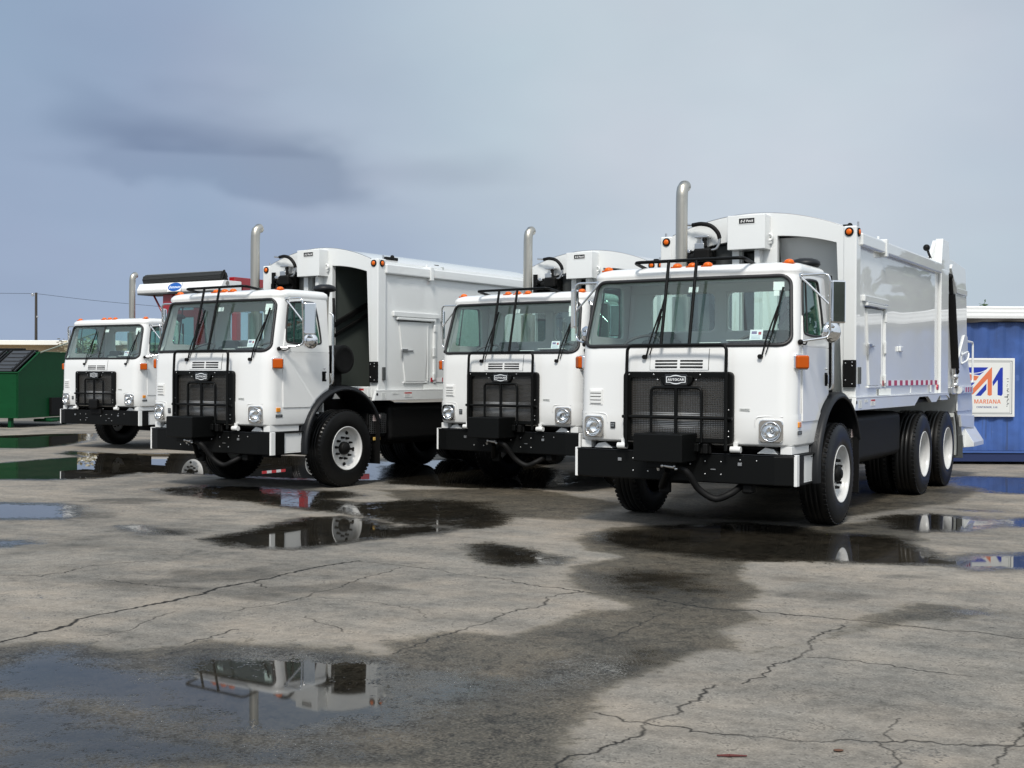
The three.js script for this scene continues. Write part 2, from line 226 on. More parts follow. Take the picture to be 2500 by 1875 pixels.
{
  const yard = new THREE.Group(); yard.name = 'ground'; yard.userData.kind = 'structure'; scene.add(yard);
  const field = (x0, x1, z0, z1, n, soft) => { // signed distance to the outlines, on a coarse grid
    const p = new Float32Array(n * n), d = new Float32Array(n * n), inside = [];
    for (const [kind, s, q] of WATER) {
      const m = q.length / 2; let ax = 1e9, bx_ = -1e9, az = 1e9, bz = -1e9; for (let k = 0; k < m; k++) { ax = Math.min(ax, q[2 * k]); bx_ = Math.max(bx_, q[2 * k]); az = Math.min(az, q[2 * k + 1]); bz = Math.max(bz, q[2 * k + 1]); }
      const pad = soft * 2.2; ax -= pad; bx_ += pad; az -= pad; bz += pad;
      for (let j = 0; j < n; j++) { const z = lerp(z0, z1, (j + 0.5) / n); if (z < az || z > bz) continue;
        for (let i = 0; i < n; i++) { const x = lerp(x0, x1, (i + 0.5) / n); if (x < ax || x > bx_) continue;
          let best = 1e9, inn = false;
          for (let k = 0, l = m - 1; k < m; l = k++) { const X = q[2 * k], Z = q[2 * k + 1], Y = q[2 * l], W = q[2 * l + 1], ex = Y - X, ez = W - Z, t = Math.min(1, Math.max(0, ((x - X) * ex + (z - Z) * ez) / (ex * ex + ez * ez + 1e-9))), dx = x - X - ex * t, dz = z - Z - ez * t; best = Math.min(best, dx * dx + dz * dz); if ((Z > z) !== (W > z) && x < ex * (z - Z) / ez + X) inn = !inn; }
          const sd = (inn ? 1 : -1) * Math.sqrt(best), full = Math.min(1, Math.max(0, 0.5 + sd / (2 * soft))) * (kind === 'p' ? s : s), a = kind === 'p' ? p : d; if (full > a[j * n + i]) a[j * n + i] = full; } }
    }
    return (u, v) => { const x = Math.min(n - 1.001, Math.max(0, u * n - 0.5)), y = Math.min(n - 1.001, Math.max(0, v * n - 0.5)), i = Math.floor(x), j = Math.floor(y), s = x - i, t = y - j, o = j * n + i, f = (a) => lerp(lerp(a[o], a[o + 1], s), lerp(a[o + n], a[o + n + 1], s), t); return [f(p), f(d)]; };
  };
  const tile = (name, x0, x1, z0, z1, N, soft, near) => {
    const f = field(x0, x1, z0, z1, 400, soft), col = new Uint8Array(N * N * 4), aux = new Uint8Array(N * N * 4), crack = new Float32Array(N * N), sx = (x1 - x0) / N, sz = (z1 - z0) / N;
    for (const [s, q] of CRACKS) { // stamp the cracks with a jittered path
      let run = 0;
      for (let k = 0; k + 3 < q.length; k += 2) { const L = Math.hypot(q[k + 2] - q[k], q[k + 3] - q[k + 1]), n = Math.ceil(L / (Math.min(sx, -sz, sx) * 0.5 + 1e-4)), nx = -(q[k + 3] - q[k + 1]) / L, nz = (q[k + 2] - q[k]) / L;
        for (let i = 0; i < n; i++) { const t = i / n, a = run + t * L, j = (fbm(a * 3.1 + s * 50, s * 77, 4) - 0.5) * 0.16 * Math.min(1, Math.sin(Math.PI * t) * 2 + 0.3) + (fbm(a * 21 + s, 3.1, 3) - 0.5) * 0.045, x = lerp(q[k], q[k + 2], t) + nx * j, z = lerp(q[k + 1], q[k + 3], t) + nz * j;
          const w = (0.004 + 0.011 * vn(a * 9, 3.3 + s) ** 2 + 0.004) * s, pi = (x - x0) / sx, pj = (z - z0) / sz; if (pi < 3 || pj < 3 || pi > N - 4 || pj > N - 4) continue;
          const strength = s * (0.55 + 0.6 * vn(a * 2.3, 9)) , ri = Math.max(0.6, w / sx), rj = Math.max(0.6, w / Math.abs(sz));
          for (let b = -3; b <= 3; b++) for (let c = -3; c <= 3; c++) { const I = Math.round(pi) + b, J = Math.round(pj) + c, dd = Math.hypot((I - pi) / ri, (J - pj) / rj), v = strength * Math.max(0, 1.45 - dd); const o = J * N + I; if (v > crack[o]) crack[o] = Math.min(1, v); } }
        run += L; }
    }
    for (let j = 0; j < N; j++) { const z = lerp(z0, z1, (j + 0.5) / N);
      for (let i = 0; i < N; i++) {
        const x = lerp(x0, x1, (i + 0.5) / N), o = j * N + i, [p0, d0] = f((i + 0.5) / N, (j + 0.5) / N);
        const big = fbm(x * 0.33 + 3, z * 0.33, 3), mid = fbm(x * 1.9, z * 1.9 + 40, 4), fin = fbm(x * 17, z * 17, 3), grain = hsh(i * 3 + 11, j * 3 + 7), gr2 = vn(x * 130, z * 130);
        const streak = fbm((x * 0.86 + z * 0.5) * 0.55, (-x * 0.5 + z * 0.86) * 4.2, 4);
        const isle = fbm(x * 5.5 + 31, z * 7.5, 4), pl = p0 + (mid - 0.5) * 0.44 + (isle - 0.5) * 0.46 * ss(1.02, 0.7, p0) + ((fin - 0.5) * 0.34 + (gr2 - 0.5) * 0.46 + (grain - 0.5) * 0.30) * lerp(0.45, 1, ss(1.0, 0.6, p0)), film = ss(0.30, 0.46, pl), water = ss(0.56, 0.68, pl);
        const dl = Math.max(d0, p0 * 1.25) + (mid - 0.5) * 0.42 + (fin - 0.5) * 0.30 + (grain - 0.5) * 0.10, damp = ss(0.36, 0.62, dl);
        const patch = fbm(x * 4.2 + 90, z * 6.0 + 20, 4), wisp = fbm((x * 0.92 + z * 0.38) * 2.2 + 50, (-x * 0.38 + z * 0.92) * 13, 3); let tone = 1 + (big - 0.5) * 0.50 + (mid - 0.5) * 0.50 + (streak - 0.5) * 0.34 + (patch - 0.5) * 0.42 + (wisp - 0.5) * 0.26 + (fin - 0.5) * 0.62 + (grain - 0.5) * 0.26 + (gr2 - 0.5) * 0.34;
        const stain = ss(0.60, 0.75, fbm(x * 0.9 + 70, z * 1.2 - 30, 4)) * 0.38; tone *= 1 - stain;
        const pale = ss(0.60, 0.72, fbm(x * 0.8 - 20, z * 0.5 + 60, 4)) * 0.16;
        const warmth = (mid - 0.5) * 0.08 + (patch - 0.5) * 0.08 + (big - 0.5) * 0.05; let r = 0.205 * tone * (1 + warmth) + pale * 0.14, g = 0.186 * tone + pale * 0.13, b = 0.158 * tone * (1 - warmth) + pale * 0.11;
        const pit = (fin > 0.64 && gr2 > 0.60) || vn(x * 46 + 9, z * 46) > 0.955 ? 0.52 : 1; r *= pit; g *= pit; b *= pit;
        const peb = grain > 0.97 && gr2 > 0.45 ? 1.4 : 1;
        const dk = lerp(1, 0.335 + 0.16 * (mid - 0.5) + (gr2 - 0.5) * 0.32 + (grain - 0.5) * 0.20 + (fin - 0.5) * 0.28, damp); r *= dk * peb; g *= dk * peb * lerp(1, 0.965, damp); b *= dk * peb * lerp(1, 0.86, damp);
        const wk = lerp(lerp(1, 0.62, film), 0.30, water); r *= wk; g *= wk; b *= wk;
        const ck = 1 - 0.93 * crack[o] * (1 - water * 0.7); r *= ck; g *= ck; b *= ck;
        const s = (c) => 255 * Math.min(1, c <= 0.0031308 ? c * 12.92 : 1.055 * Math.pow(c, 1 / 2.4) - 0.055);
        col[o * 4] = s(r); col[o * 4 + 1] = s(g); col[o * 4 + 2] = s(b); col[o * 4 + 3] = 255;
        let rough = lerp(0.93, 0.58 - 0.10 * gr2, damp); rough = lerp(rough, 0.11 + 0.12 * gr2, film); rough = lerp(rough, near ? 0.030 : 0.015, water);
        let h = 0.55 + (fin - 0.5) * 0.5 + (gr2 - 0.5) * 0.30 + (grain - 0.5) * 0.10 - 0.45 * crack[o]; h = lerp(h, 0.5, water);
        aux[o * 4] = 255 * Math.min(1, Math.max(0, h)); aux[o * 4 + 1] = 255 * rough; aux[o * 4 + 2] = 0; aux[o * 4 + 3] = 255;
      } }
    const T = (a, srgb) => { const t = new THREE.DataTexture(a, N, N); t.magFilter = t.minFilter = THREE.LinearFilter; if (srgb) t.colorSpace = THREE.SRGBColorSpace; t.anisotropy = 8; t.needsUpdate = true; return t; };
    const A = T(aux, false), mat = new THREE.MeshPhysicalMaterial({ map: T(col, true), roughness: 1, roughnessMap: A, bumpMap: A, bumpScale: near ? 0.006 : 0.008, ior: 1.34 });
    P(yard, name, sheet(1, 1, (u, v) => [lerp(x0, x1, u), 0, lerp(z0, z1, v)]), mat);
  };
  tile('near_concrete', -5.6, 5.6, -4.0, -12.5, 2048, 0.25, true);
  tile('middle_concrete', -14, 14, -12.5, -34, 2048, 0.28, false);
  const dry = dataTex(512, (u, v) => { const t = 0.86 + 0.34 * (tn(u, v, 3, 6) - 0.5) + 0.3 * (tn(u, v, 24, 4) - 0.5); return [0.515 * t, 0.49 * t, 0.45 * t]; }, true);
  const far = std(1, 1, 1, 0.92, 0, { map: dry, ior: 1.34 }), R = 420;
  const ring = [[-R, R, -4, R], [-R, R, -R, -34], [-R, -5.6, -12.5, -4], [5.6, R, -12.5, -4], [-R, -14, -34, -12.5], [14, R, -34, -12.5]].map(([a, b, c, d]) => { const g = sheet(1, 1, (u, v) => [lerp(a, b, u), 0, lerp(d, c, v)]), uv = g.attributes.uv, p = g.attributes.position; for (let i = 0; i < uv.count; i++) uv.setXY(i, p.getX(i) / 5, p.getZ(i) / 5); return g; });
  P(yard, 'outer_concrete', ring, far);
}

// ---------------------------------------------------------------- trucks. Axes of a truck: x to its left, y up, z forwards; the front axle stands over the origin
const KEYS = [ // y, half width, front, back, corner radius
  [0.845, 1.095, 1.385, 0.27, 0.15], [0.872, 1.115, 1.412, 0.27, 0.16], [1.00, 1.119, 1.428, 0.27, 0.16], [1.143, 1.119, 1.430, 0.27, 0.16], [1.153, 1.112, 1.421, 0.27, 0.16], [1.60, 1.112, 1.412, 0.27, 0.16], [1.74, 1.112, 1.392, 0.27, 0.16],
  [1.79, 1.111, 1.378, 0.27, 0.155], [2.10, 1.088, 1.290, 0.27, 0.145], [2.46, 1.060, 1.186, 0.27, 0.135], [2.478, 1.072, 1.200, 0.255, 0.14], [2.515, 1.073, 1.196, 0.25, 0.15], [2.548, 1.060, 1.165, 0.255, 0.16], [2.572, 1.025, 1.10, 0.28, 0.17], [2.585, 0.96, 1.01, 0.33, 0.18], [2.592, 0.80, 0.86, 0.42, 0.16],
];
const BULGE = 0.05;
const at = (y) => { let i = 0; while (i < KEYS.length - 2 && y > KEYS[i + 1][0]) i++; const a = KEYS[i], b = KEYS[i + 1], t = Math.min(1, Math.max(0, (y - a[0]) / (b[0] - a[0]))); const [w, f, k, r] = [1, 2, 3, 4].map((c) => lerp(a[c], b[c], t)); return { w, f, k, r }; };
const front = (x, y) => { const { w, f, r } = at(y), X = Math.min(Math.abs(x), w - 1e-4), e = w - r; if (X <= e) return f - BULGE * (X / w) ** 2; return f - BULGE * (e / w) ** 2 - r + Math.sqrt(Math.max(0, r * r - (X - e) ** 2)); };
function cabRing({ w, f, k, r }, y, inset) {
  const out = [], e = w - r, zc = f - BULGE * (e / w) ** 2 - r, W = w - inset, R = Math.max(0.02, r - inset);
  for (let i = -10; i <= 10; i++) { const x = e * i / 10; out.push([x, y, f - BULGE * (x / w) ** 2 - inset]); }
  for (let i = 1; i <= 8; i++) { const a = Math.PI / 2 * (1 - i / 8); out.push([e + R * Math.cos(a), y, zc + R * Math.sin(a)]); }
  for (let i = 1; i <= 4; i++) out.push([W, y, lerp(zc, k + 0.05, i / 4)]);
  for (let i = 1; i <= 4; i++) { const a = -Math.PI / 2 * i / 4; out.push([W - 0.05 + 0.05 * Math.cos(a), y, k + inset + 0.05 + 0.05 * Math.sin(a)]); }
  for (let i = 1; i < 4; i++) out.push([lerp(W - 0.05, -W + 0.05, i / 4), y, k + inset]);
  for (let i = 4; i >= 1; i--) { const a = -Math.PI / 2 * i / 4; out.push([-(W - 0.05 + 0.05 * Math.cos(a)), y, k + inset + 0.05 + 0.05 * Math.sin(a)]); }
  for (let i = 4; i >= 1; i--) out.push([-W, y, lerp(zc, k + 0.05, i / 4)]);
  for (let i = 8; i >= 1; i--) { const a = Math.PI / 2 * (1 - i / 8); out.push([-(e + R * Math.cos(a)), y, zc + R * Math.sin(a)]); }
  return out;
}
function loft(rings) {
  const n = rings[0].length, pos = [], idx = [];
  for (const r of rings) for (const p of r) pos.push(...p);
  for (let j = 0; j < rings.length - 1; j++) for (let i = 0; i < n; i++) { const a = j * n + i, b = j * n + (i + 1) % n, c = a + n, d = b + n; idx.push(a, b, d, a, d, c); }
  for (const [j, flip] of [[0, true], [rings.length - 1, false]]) { const c = pos.length / 3, r = rings[j]; pos.push(...[0, 1, 2].map((k) => r.reduce((s, p) => s + p[k], 0) / n)); for (let i = 0; i < n; i++) { const a = j * n + i, b = j * n + (i + 1) % n; flip ? idx.push(b, a, c) : idx.push(a, b, c); } }
  const g = new THREE.BufferGeometry(); g.setAttribute('position', new THREE.Float32BufferAttribute(pos, 3)); g.setIndex(idx); g.computeVertexNormals();
  g.setAttribute('uv', new THREE.Float32BufferAttribute(new Float32Array(pos.length / 3 * 2), 2)); return g;
}
// the windscreen outline: rows from bottom to top
const SCREEN = { y0: 1.795, y1: 2.435, h0: 1.062, h1: 1.000, r: 0.085 };
const screenHalf = (y, grow = 0) => { const { y0, y1, h0, h1, r } = SCREEN, a = y0 - grow, b = y1 + grow, R = r + grow, h = lerp(h0, h1, (y - y0) / (y1 - y0)) + grow, d = Math.min(y - a, b - y); return d >= R ? h : h - R + Math.sqrt(Math.max(0, R * R - (R - d) ** 2)); };
const rowsOf = (grow) => { const a = SCREEN.y0 - grow, b = SCREEN.y1 + grow, out = []; for (let i = 0; i <= 24; i++) out.push(lerp(a, b, 0.5 - 0.5 * Math.cos(Math.PI * i / 24))); return out; };
const SIDEWIN = [[1.075, 1.898], [0.995, 2.405], [0.525, 2.425], [0.435, 1.892]];
const circleTool = (y, z, r, x0, x1) => { const g = new THREE.CylinderGeometry(r, r, x1 - x0, 56); return g.rotateZ(Math.PI / 2).translate((x0 + x1) / 2, y, z); };
const REAR = [[0.07, 1.965], [0.79, 1.965], [0.79, 2.36], [0.07, 2.36]];

const CAB = {};
{
  const outer = loft(KEYS.map(([y]) => cabRing(at(y + 1e-6), y, 0)));
  const inY = [0.95, 1.2, 1.6, 1.74, 1.79, 2.1, 2.40, 2.50];
  const inner = loft(inY.map((y) => cabRing(at(y), y, 0.045)));
  const rows = rowsOf(0), outline = [...rows.map((y) => [screenHalf(y), y]), ...rows.slice().reverse().map((y) => [-screenHalf(y), y])];
  const scr = ext(shapeOf(outline), 1.4).translate(0, 0, 0.75);
  const side = extX(rshape(SIDEWIN, 0.05), -1.6, 1.6), rear = ext(rshape(REAR, 0.07), 0.3).translate(0, 0, 0.15), rear2 = ext(rshape(REAR.map(([x, y]) => [-x, y]).reverse(), 0.07), 0.3).translate(0, 0, 0.15);
  const lampHole = (s) => new THREE.CylinderGeometry(0.089, 0.089, 0.3, 40).rotateX(Math.PI / 2).rotateY(s * 0.12).translate(s * 0.912, 0.985, 1.36);
  CAB.shell = cut(outer, inner, scr, side, rear, rear2, circleTool(0.56, 0.03, 0.775, -1.5, 1.5), lampHole(1), lampHole(-1));
  CAB.screen = sheet(40, 24, (u, v) => { const y = rowsOf(-0.002)[Math.round(v * 24)], h = screenHalf(Math.min(SCREEN.y1 - 0.001, Math.max(SCREEN.y0 + 0.001, y))), x = (2 * u - 1) * h; return [x, y, front(x, y) - 0.012]; });
  const loop = [...rowsOf(0.006).map((y) => [screenHalf(y, 0.006), y])]; const full = [...loop, ...loop.slice().reverse().map(([x, y]) => [-x, y])];
  const dense = []; full.forEach((p, i) => { const q = full[(i + 1) % full.length], n = Math.max(1, Math.ceil(Math.abs(q[0] - p[0]) / 0.12)); for (let k = 0; k < n; k++) { const x = lerp(p[0], q[0], k / n), y = lerp(p[1], q[1], k / n); dense.push(V(x, y, front(x, y) + 0.002)); } });
  CAB.gasket = new THREE.TubeGeometry(new THREE.CatmullRomCurve3(dense, true, 'chordal'), 260, 0.019, 8, true);
  // the door skin lies a centimetre proud of the cab, bent with its side
  const lower = [[1.135, 1.075], [1.135, 1.775], [1.10, 1.775], [0.30, 1.775], [0.30, 1.345]]; for (let a = 70; a >= 42; a -= 4) lower.push([0.03 + 0.805 * Math.cos(a * Math.PI / 180), 0.56 + 0.805 * Math.sin(a * Math.PI / 180)]); lower.push([0.655, 1.075]);
  const up = rshape([[1.135, 1.776], [0.975, 2.462], [0.30, 2.462], [0.30, 1.776]], 0.02); up.holes.push(rshape(SIDEWIN, 0.05));
  const bend = (g) => { const p = g.attributes.position; for (let i = 0; i < p.count; i++) p.setX(i, p.getX(i) + at(p.getY(i)).w - 0.004); g.computeVertexNormals(); return g; };
  CAB.door = merge([bend(extX(rshape(lower.reverse(), 0.012), 0, 0.014, 0.003)), bend(extX(up, 0, 0.014, 0.003))]);
  CAB.doorGlass = bend(extX(rshape(SIDEWIN.map(([z, y]) => [z, y]), 0.05), -0.016, -0.012).clone());
  const wl = rshape(SIDEWIN, 0.05).getPoints(6).map((p) => V(at(p.y).w + 0.006, p.y, p.x)); wl.pop();
  CAB.doorSeal = merge([new THREE.TubeGeometry(new THREE.CatmullRomCurve3(wl, true, 'chordal'), 120, 0.013, 6, true), rod([at(2.41).w, 2.41, 0.885], [at(1.9).w, 1.895, 0.93], 0.009)]);
  CAB.rearGlass = (s) => ext(rshape(s > 0 ? REAR : REAR.map(([x, y]) => [-x, y]).reverse(), 0.07), 0.004).translate(0, 0, 0.29);
}
const canvasText = (x, t, px, py, size, font = 'bold', fill = '#fff', family = 'sans-serif', w) => { x.fillStyle = fill; x.font = font + ' ' + size + 'px ' + family; x.textAlign = 'center'; x.textBaseline = 'middle'; x.fillText(t, px, py, w); };
const PRINT = {
  badge: printed(256, 144, (x, w, h) => { x.fillStyle = '#0c0e12'; x.fillRect(0, 0, w, h); const sh = (i, f) => { x.fillStyle = f; x.beginPath(); x.moveTo(14 + i, 30 + i); x.lineTo(60 + i * 0.5, 30 + i); x.quadraticCurveTo(128, -6 + i * 2, 196 - i * 0.5, 30 + i); x.lineTo(242 - i, 30 + i); x.lineTo(242 - i, 112 - i); x.lineTo(196, 112 - i); x.quadraticCurveTo(128, 152 - i * 2, 60, 112 - i); x.lineTo(14 + i, 112 - i); x.closePath(); x.fill(); }; sh(0, '#e8ecee'); sh(9, '#10131c'); canvasText(x, 'AUTOCAR', 128, 72, 42, 'bold', '#f2f4f4', 'sans-serif', 196); }, { clearcoat: 1 }),
  ez: printed(256, 96, (x, w, h) => { x.fillStyle = '#e9ebe8'; x.fillRect(0, 0, w, h); x.fillStyle = '#0d0d0f'; x.fillRect(8, 8, w - 16, h - 16); canvasText(x, 'E-Z Pack', 128, 50, 50, 'italic bold', '#f4f4f2'); }),
  oval: printed(256, 128, (x, w, h) => { x.fillStyle = '#f0f0ee'; x.fillRect(0, 0, w, h); x.fillStyle = '#0f56a8'; x.beginPath(); x.ellipse(128, 64, 126, 62, 0, 0, 7); x.fill(); canvasText(x, 'Donovan', 128, 66, 50, 'italic bold', '#e9f2fb'); }),
  tape: printed(1024, 32, (x, w, h) => { for (let i = 0; i < 22; i++) { x.fillStyle = i % 2 ? '#f1efef' : '#b3162c'; x.fillRect(i * w / 22, 0, w / 22 + 1, h); } }, { clearcoat: 0.6 }),
  tape2: printed(256, 32, (x, w, h) => { for (let i = 0; i < 5; i++) { x.fillStyle = i % 2 ? '#f4f2f2' : '#d81a20'; x.fillRect(i * w / 5, 0, w / 5 + 1, h); } }, { clearcoat: 0.6 }),
  warning: printed(128, 128, (x, w, h) => { x.fillStyle = '#e4e5e2'; x.fillRect(0, 0, w, h); x.fillStyle = '#b01c22'; x.fillRect(4, 4, w - 8, 34); x.fillStyle = '#77797a'; for (let i = 0; i < 6; i++) x.fillRect(10, 48 + i * 12, 100 - (i % 3) * 18, 4); x.strokeStyle = '#8f9292'; x.strokeRect(2, 2, w - 4, h - 4); }),
  notice: printed(128, 128, (x, w, h) => { x.fillStyle = '#dcdedb'; x.fillRect(0, 0, w, h); x.fillStyle = '#8b8e8e'; for (let i = 0; i < 8; i++) x.fillRect(12, 14 + i * 13, 104 - (i * 37 % 40), 4); x.strokeStyle = '#8b8e8e'; x.strokeRect(3, 3, w - 6, h - 6); }),
  sticker: printed(64, 64, (x, w, h) => { x.fillStyle = '#eceef2'; x.fillRect(0, 0, w, h); x.fillStyle = '#7d6f95'; x.fillRect(8, 10, 26, 18); x.fillStyle = '#a8283a'; x.fillRect(42, 14, 14, 18); x.fillStyle = '#8a94a8'; for (let i = 0; i < 3; i++) x.fillRect(8, 38 + i * 8, 44, 3); }),
  model: printed(128, 32, (x, w, h) => { x.fillStyle = '#c9cbc8'; x.fillRect(0, 0, w, h); canvasText(x, 'Xpeditor', 64, 17, 26, 'italic bold', '#33363a'); }),
  plate: printed(128, 48, (x, w, h) => { x.fillStyle = '#23262a'; x.fillRect(0, 0, w, h); x.fillStyle = '#8f9496'; x.fillRect(10, 12, 50, 7); x.fillRect(66, 12, 44, 7); x.fillRect(10, 28, 90, 6); }),
};
const decal = (w, h, x, y, z, t = 0.003) => new THREE.BoxGeometry(w, h, t).translate(x, y, z);
const decalX = (d, h, x, y, z, t = 0.003) => new THREE.BoxGeometry(d, h, t).rotateY(Math.PI / 2).translate(x, y, z);

// wheels, outer face towards +x at x = 0
const W0 = (() => {
  const R = 0.515, w = 0.30, prof = [[0.283, -0.012], [0.30, 0.004], [0.345, 0.010], [0.40, 0.008], [0.455, -0.004], [0.488, -0.016], [0.504, -0.032], [0.512, -0.05]];
  const tread = []; for (const [a, b] of [[-0.05, -0.095], [-0.107, -0.145], [-0.157, -0.195], [-0.207, -0.25]]) tread.push([R, a], [R + 0.001, (a + b) / 2], [R, b], [R - 0.012, b - 0.002], [R - 0.012, b - 0.010]);
  tread.pop(); tread.pop();
  const back = prof.map(([r, a]) => [r, -w - a]).reverse();
  const tyre = latheX([...prof, ...tread, ...back].reverse(), 64), lugs = [];
  for (let i = 0; i < 56; i++) for (const s of [0, 1]) lugs.push(box(0.040, 0.016, 0.034, s ? -0.036 : -w + 0.036, R - 0.010, 0, 0.003, 1).rotateX((i + s * 0.5) / 56 * Math.PI * 2));
  const bead = latheX([[0.286, -0.02], [0.292, 0.004], [0.283, 0.008], [0.273, -0.004], [0.268, -0.03]], 48);
  const dish = latheX([[0.268, -0.03], [0.262, -0.075], [0.235, -0.10], [0.205, -0.102], [0.18, -0.088], [0.14, -0.078], [0.0, -0.078]].reverse(), 48);
  const deep = latheX([[0.268, -0.03], [0.262, -0.12], [0.255, -0.20], [0.235, -0.222], [0.16, -0.215], [0.0, -0.215]].reverse(), 48);
  const nuts = []; for (let i = 0; i < 10; i++) nuts.push(rod([-0.085, 0.142, 0], [-0.028, 0.142, 0], 0.019, 0.014, 6).rotateX(i / 10 * Math.PI * 2));
  const holes = []; for (let i = 0; i < 5; i++) holes.push(latheX([[0, 0], [0.028, 0], [0.028, -0.004]], 14).translate(-0.094, 0.222, 0).rotateX((i + 0.5) / 5 * Math.PI * 2));
  const hub = merge([latheX([[0.088, -0.09], [0.085, -0.03], [0.07, -0.012], [0.045, -0.008], [0.042, 0.006], [0.0, 0.008]].reverse(), 28), ...nuts]);
  const hubDeep = latheX([[0.10, -0.216], [0.095, -0.11], [0.07, -0.09], [0, -0.088]].reverse(), 24);
  return { tyre: merge([tyre, ...lugs]), rim: merge([bead, dish]), rimDeep: merge([bead, deep]), hub, hubDeep, holes: merge(holes) };
})();
const WM = Object.fromEntries(Object.entries(W0).map(([k, g]) => [k, mir(g)]));
function wheel(root, x, z, side, rear, turn = 0) {
  const G = side > 0 ? W0 : WM, t = P(root, 'wheel', G.tyre, M.rubber); t.position.set(side * x, 0.515, z); t.rotation.x = turn;
  P(t, 'rim', rear ? G.rimDeep : G.rim, M.rim); P(t, 'hub', rear ? G.hubDeep : G.hub, rear ? M.white : M.chassis); if (!rear) P(t, 'hand_holes', G.holes, M.blackMatt);
  return t;
}

function buildCab(root, o = {}) {
  const both = (name, geo, mat, fn) => { const g = Array.isArray(geo) ? merge(geo) : geo, h = mir(g); for (const [q, s] of [[g, 1], [h, -1]]) { const m = P(root, name, q, mat); fn?.(m, s, s > 0 ? (a) => (Array.isArray(a) ? merge(a) : a) : (a) => mir(Array.isArray(a) ? merge(a) : a)); } };
  const cab = P(root, 'cab', CAB.shell, M.white);
  P(cab, 'interior_lining', [bx(-1.0, 1.0, 0.98, 1.0, 0.36, 1.3), bx(-1.04, 1.04, 1.0, 1.955, 0.318, 0.335), bx(-1.02, 1.02, 2.37, 2.46, 0.32, 0.335), bx(-0.06, 0.06, 1.95, 2.38, 0.318, 0.335), bx(-0.95, 0.95, 2.455, 2.475, 0.33, 1.08)], M.cabIn);
  P(cab, 'dashboard', [bx(-1.02, 1.02, 1.60, 1.775, 1.10, 1.30, 0.03), bx(-1.0, 1.0, 1.2, 1.62, 1.22, 1.32), bx(-0.2, 0.2, 1.1, 1.70, 0.7, 1.16, 0.04), bx(0.35, 0.85, 1.72, 1.815, 1.10, 1.24, 0.03)], M.dash);
  const seats = []; for (const s of [-1, 1]) seats.push(bx(s * 0.62 - 0.23, s * 0.62 + 0.23, 1.2, 1.36, 0.42, 0.88, 0.05), box(0.44, 0.56, 0.12, s * 0.62, 1.60, 0.43, 0.05), box(0.30, 0.12, 0.09, s * 0.62, 1.90, 0.42, 0.035));
  P(cab, 'seats', seats, M.seat);
  const sw = []; for (const s of [-1, 1]) sw.push(new THREE.TorusGeometry(0.20, 0.015, 8, 32).rotateX(-1.0).translate(s * 0.60, 1.80, 0.98), rod([s * 0.6, 1.80, 0.98], [s * 0.6, 1.55, 1.16], 0.03), rod([s * 0.6 - 0.19, 1.80, 0.98], [s * 0.6 + 0.19, 1.80, 0.98], 0.012));
  P(cab, 'steering_wheels', sw, M.dash);
  P(cab, 'rear_window', merge([CAB.rearGlass(1), CAB.rearGlass(-1)]), M.glass);
  P(cab, 'papers', [new THREE.BoxGeometry(0.42, 0.006, 0.14).rotateX(-0.25).translate(0.62, 1.822, 1.17), new THREE.BoxGeometry(0.22, 0.006, 0.12).rotateX(-0.3).translate(0.25, 1.80, 1.19)], M.paper);
  const scr = P(root, 'windshield', CAB.screen, M.glass);
  P(scr, 'gasket', CAB.gasket, M.gasket);
  P(scr, 'sticker', decal(0.125, 0.10, 0, 0, 0).rotateX(-0.28).translate(0.735, 1.885, front(0.735, 1.885) - 0.02), PRINT.sticker);
  P(scr, 'sticker', decal(0.10, 0.055, 0, 0, 0).rotateX(-0.28).translate(0.06, 2.335, front(0.06, 2.335) - 0.02), M.paper);
  P(scr, 'sticker', [decal(0.10, 0.085, 0, 0, 0).rotateX(-0.28).rotateY(0.25).translate(0.90, 2.345, front(0.90, 2.345) - 0.022), decal(0.05, 0.07, 0, 0, 0).rotateX(-0.28).rotateY(0.25).translate(0.885, 2.285, front(0.885, 2.285) - 0.022)], M.paper);
  if (o.split) P(scr, 'divider', tube([0, 0.25, 0.5, 0.75, 1].map((t) => { const y = lerp(1.80, 2.43, t); return [0, y, front(0, y)]; }), 0.012, 12), M.gasket);
  both('door', CAB.door, M.white, (d, s, f) => {
    P(d, 'door_window', f(CAB.doorGlass), M.glassSide); P(d, 'window_seal', f(CAB.doorSeal), M.gasket);
    P(d, 'door_handle', f([bx(1.112, 1.128, 1.405, 1.535, 0.355, 0.435, 0.006), bx(1.126, 1.142, 1.42, 1.515, 0.40, 0.415, 0.004)]), M.blackMatt); P(d, 'handle_lever', f([bx(1.128, 1.146, 1.425, 1.515, 0.372, 0.39, 0.005)]), M.chrome); P(d, 'lock', f([ball(1.128, 1.575, 0.395, 0.012)]), M.chrome);
    P(d, 'grab_rail', f(bent([[1.10, 1.36, 0.262], [1.15, 1.38, 0.262], [1.15, 2.28, 0.262], [1.10, 2.30, 0.262]], 0.014, 0.04)), M.chrome);
    P(d, 'grab_hose', f(tube([[1.12, 1.34, 0.225], [1.125, 1.7, 0.228], [1.118, 1.98, 0.225], [1.125, 2.3, 0.22], [1.10, 2.5, 0.20]], 0.019, 30)), M.hose);
  });
  const bez = rshape([[-0.113, -0.108], [0.113, -0.108], [0.113, 0.108], [-0.113, 0.108]], 0.05), bh = new THREE.Path(); bh.absarc(0.002, -0.006, 0.088, 0, Math.PI * 2, true); bez.holes.push(bh);
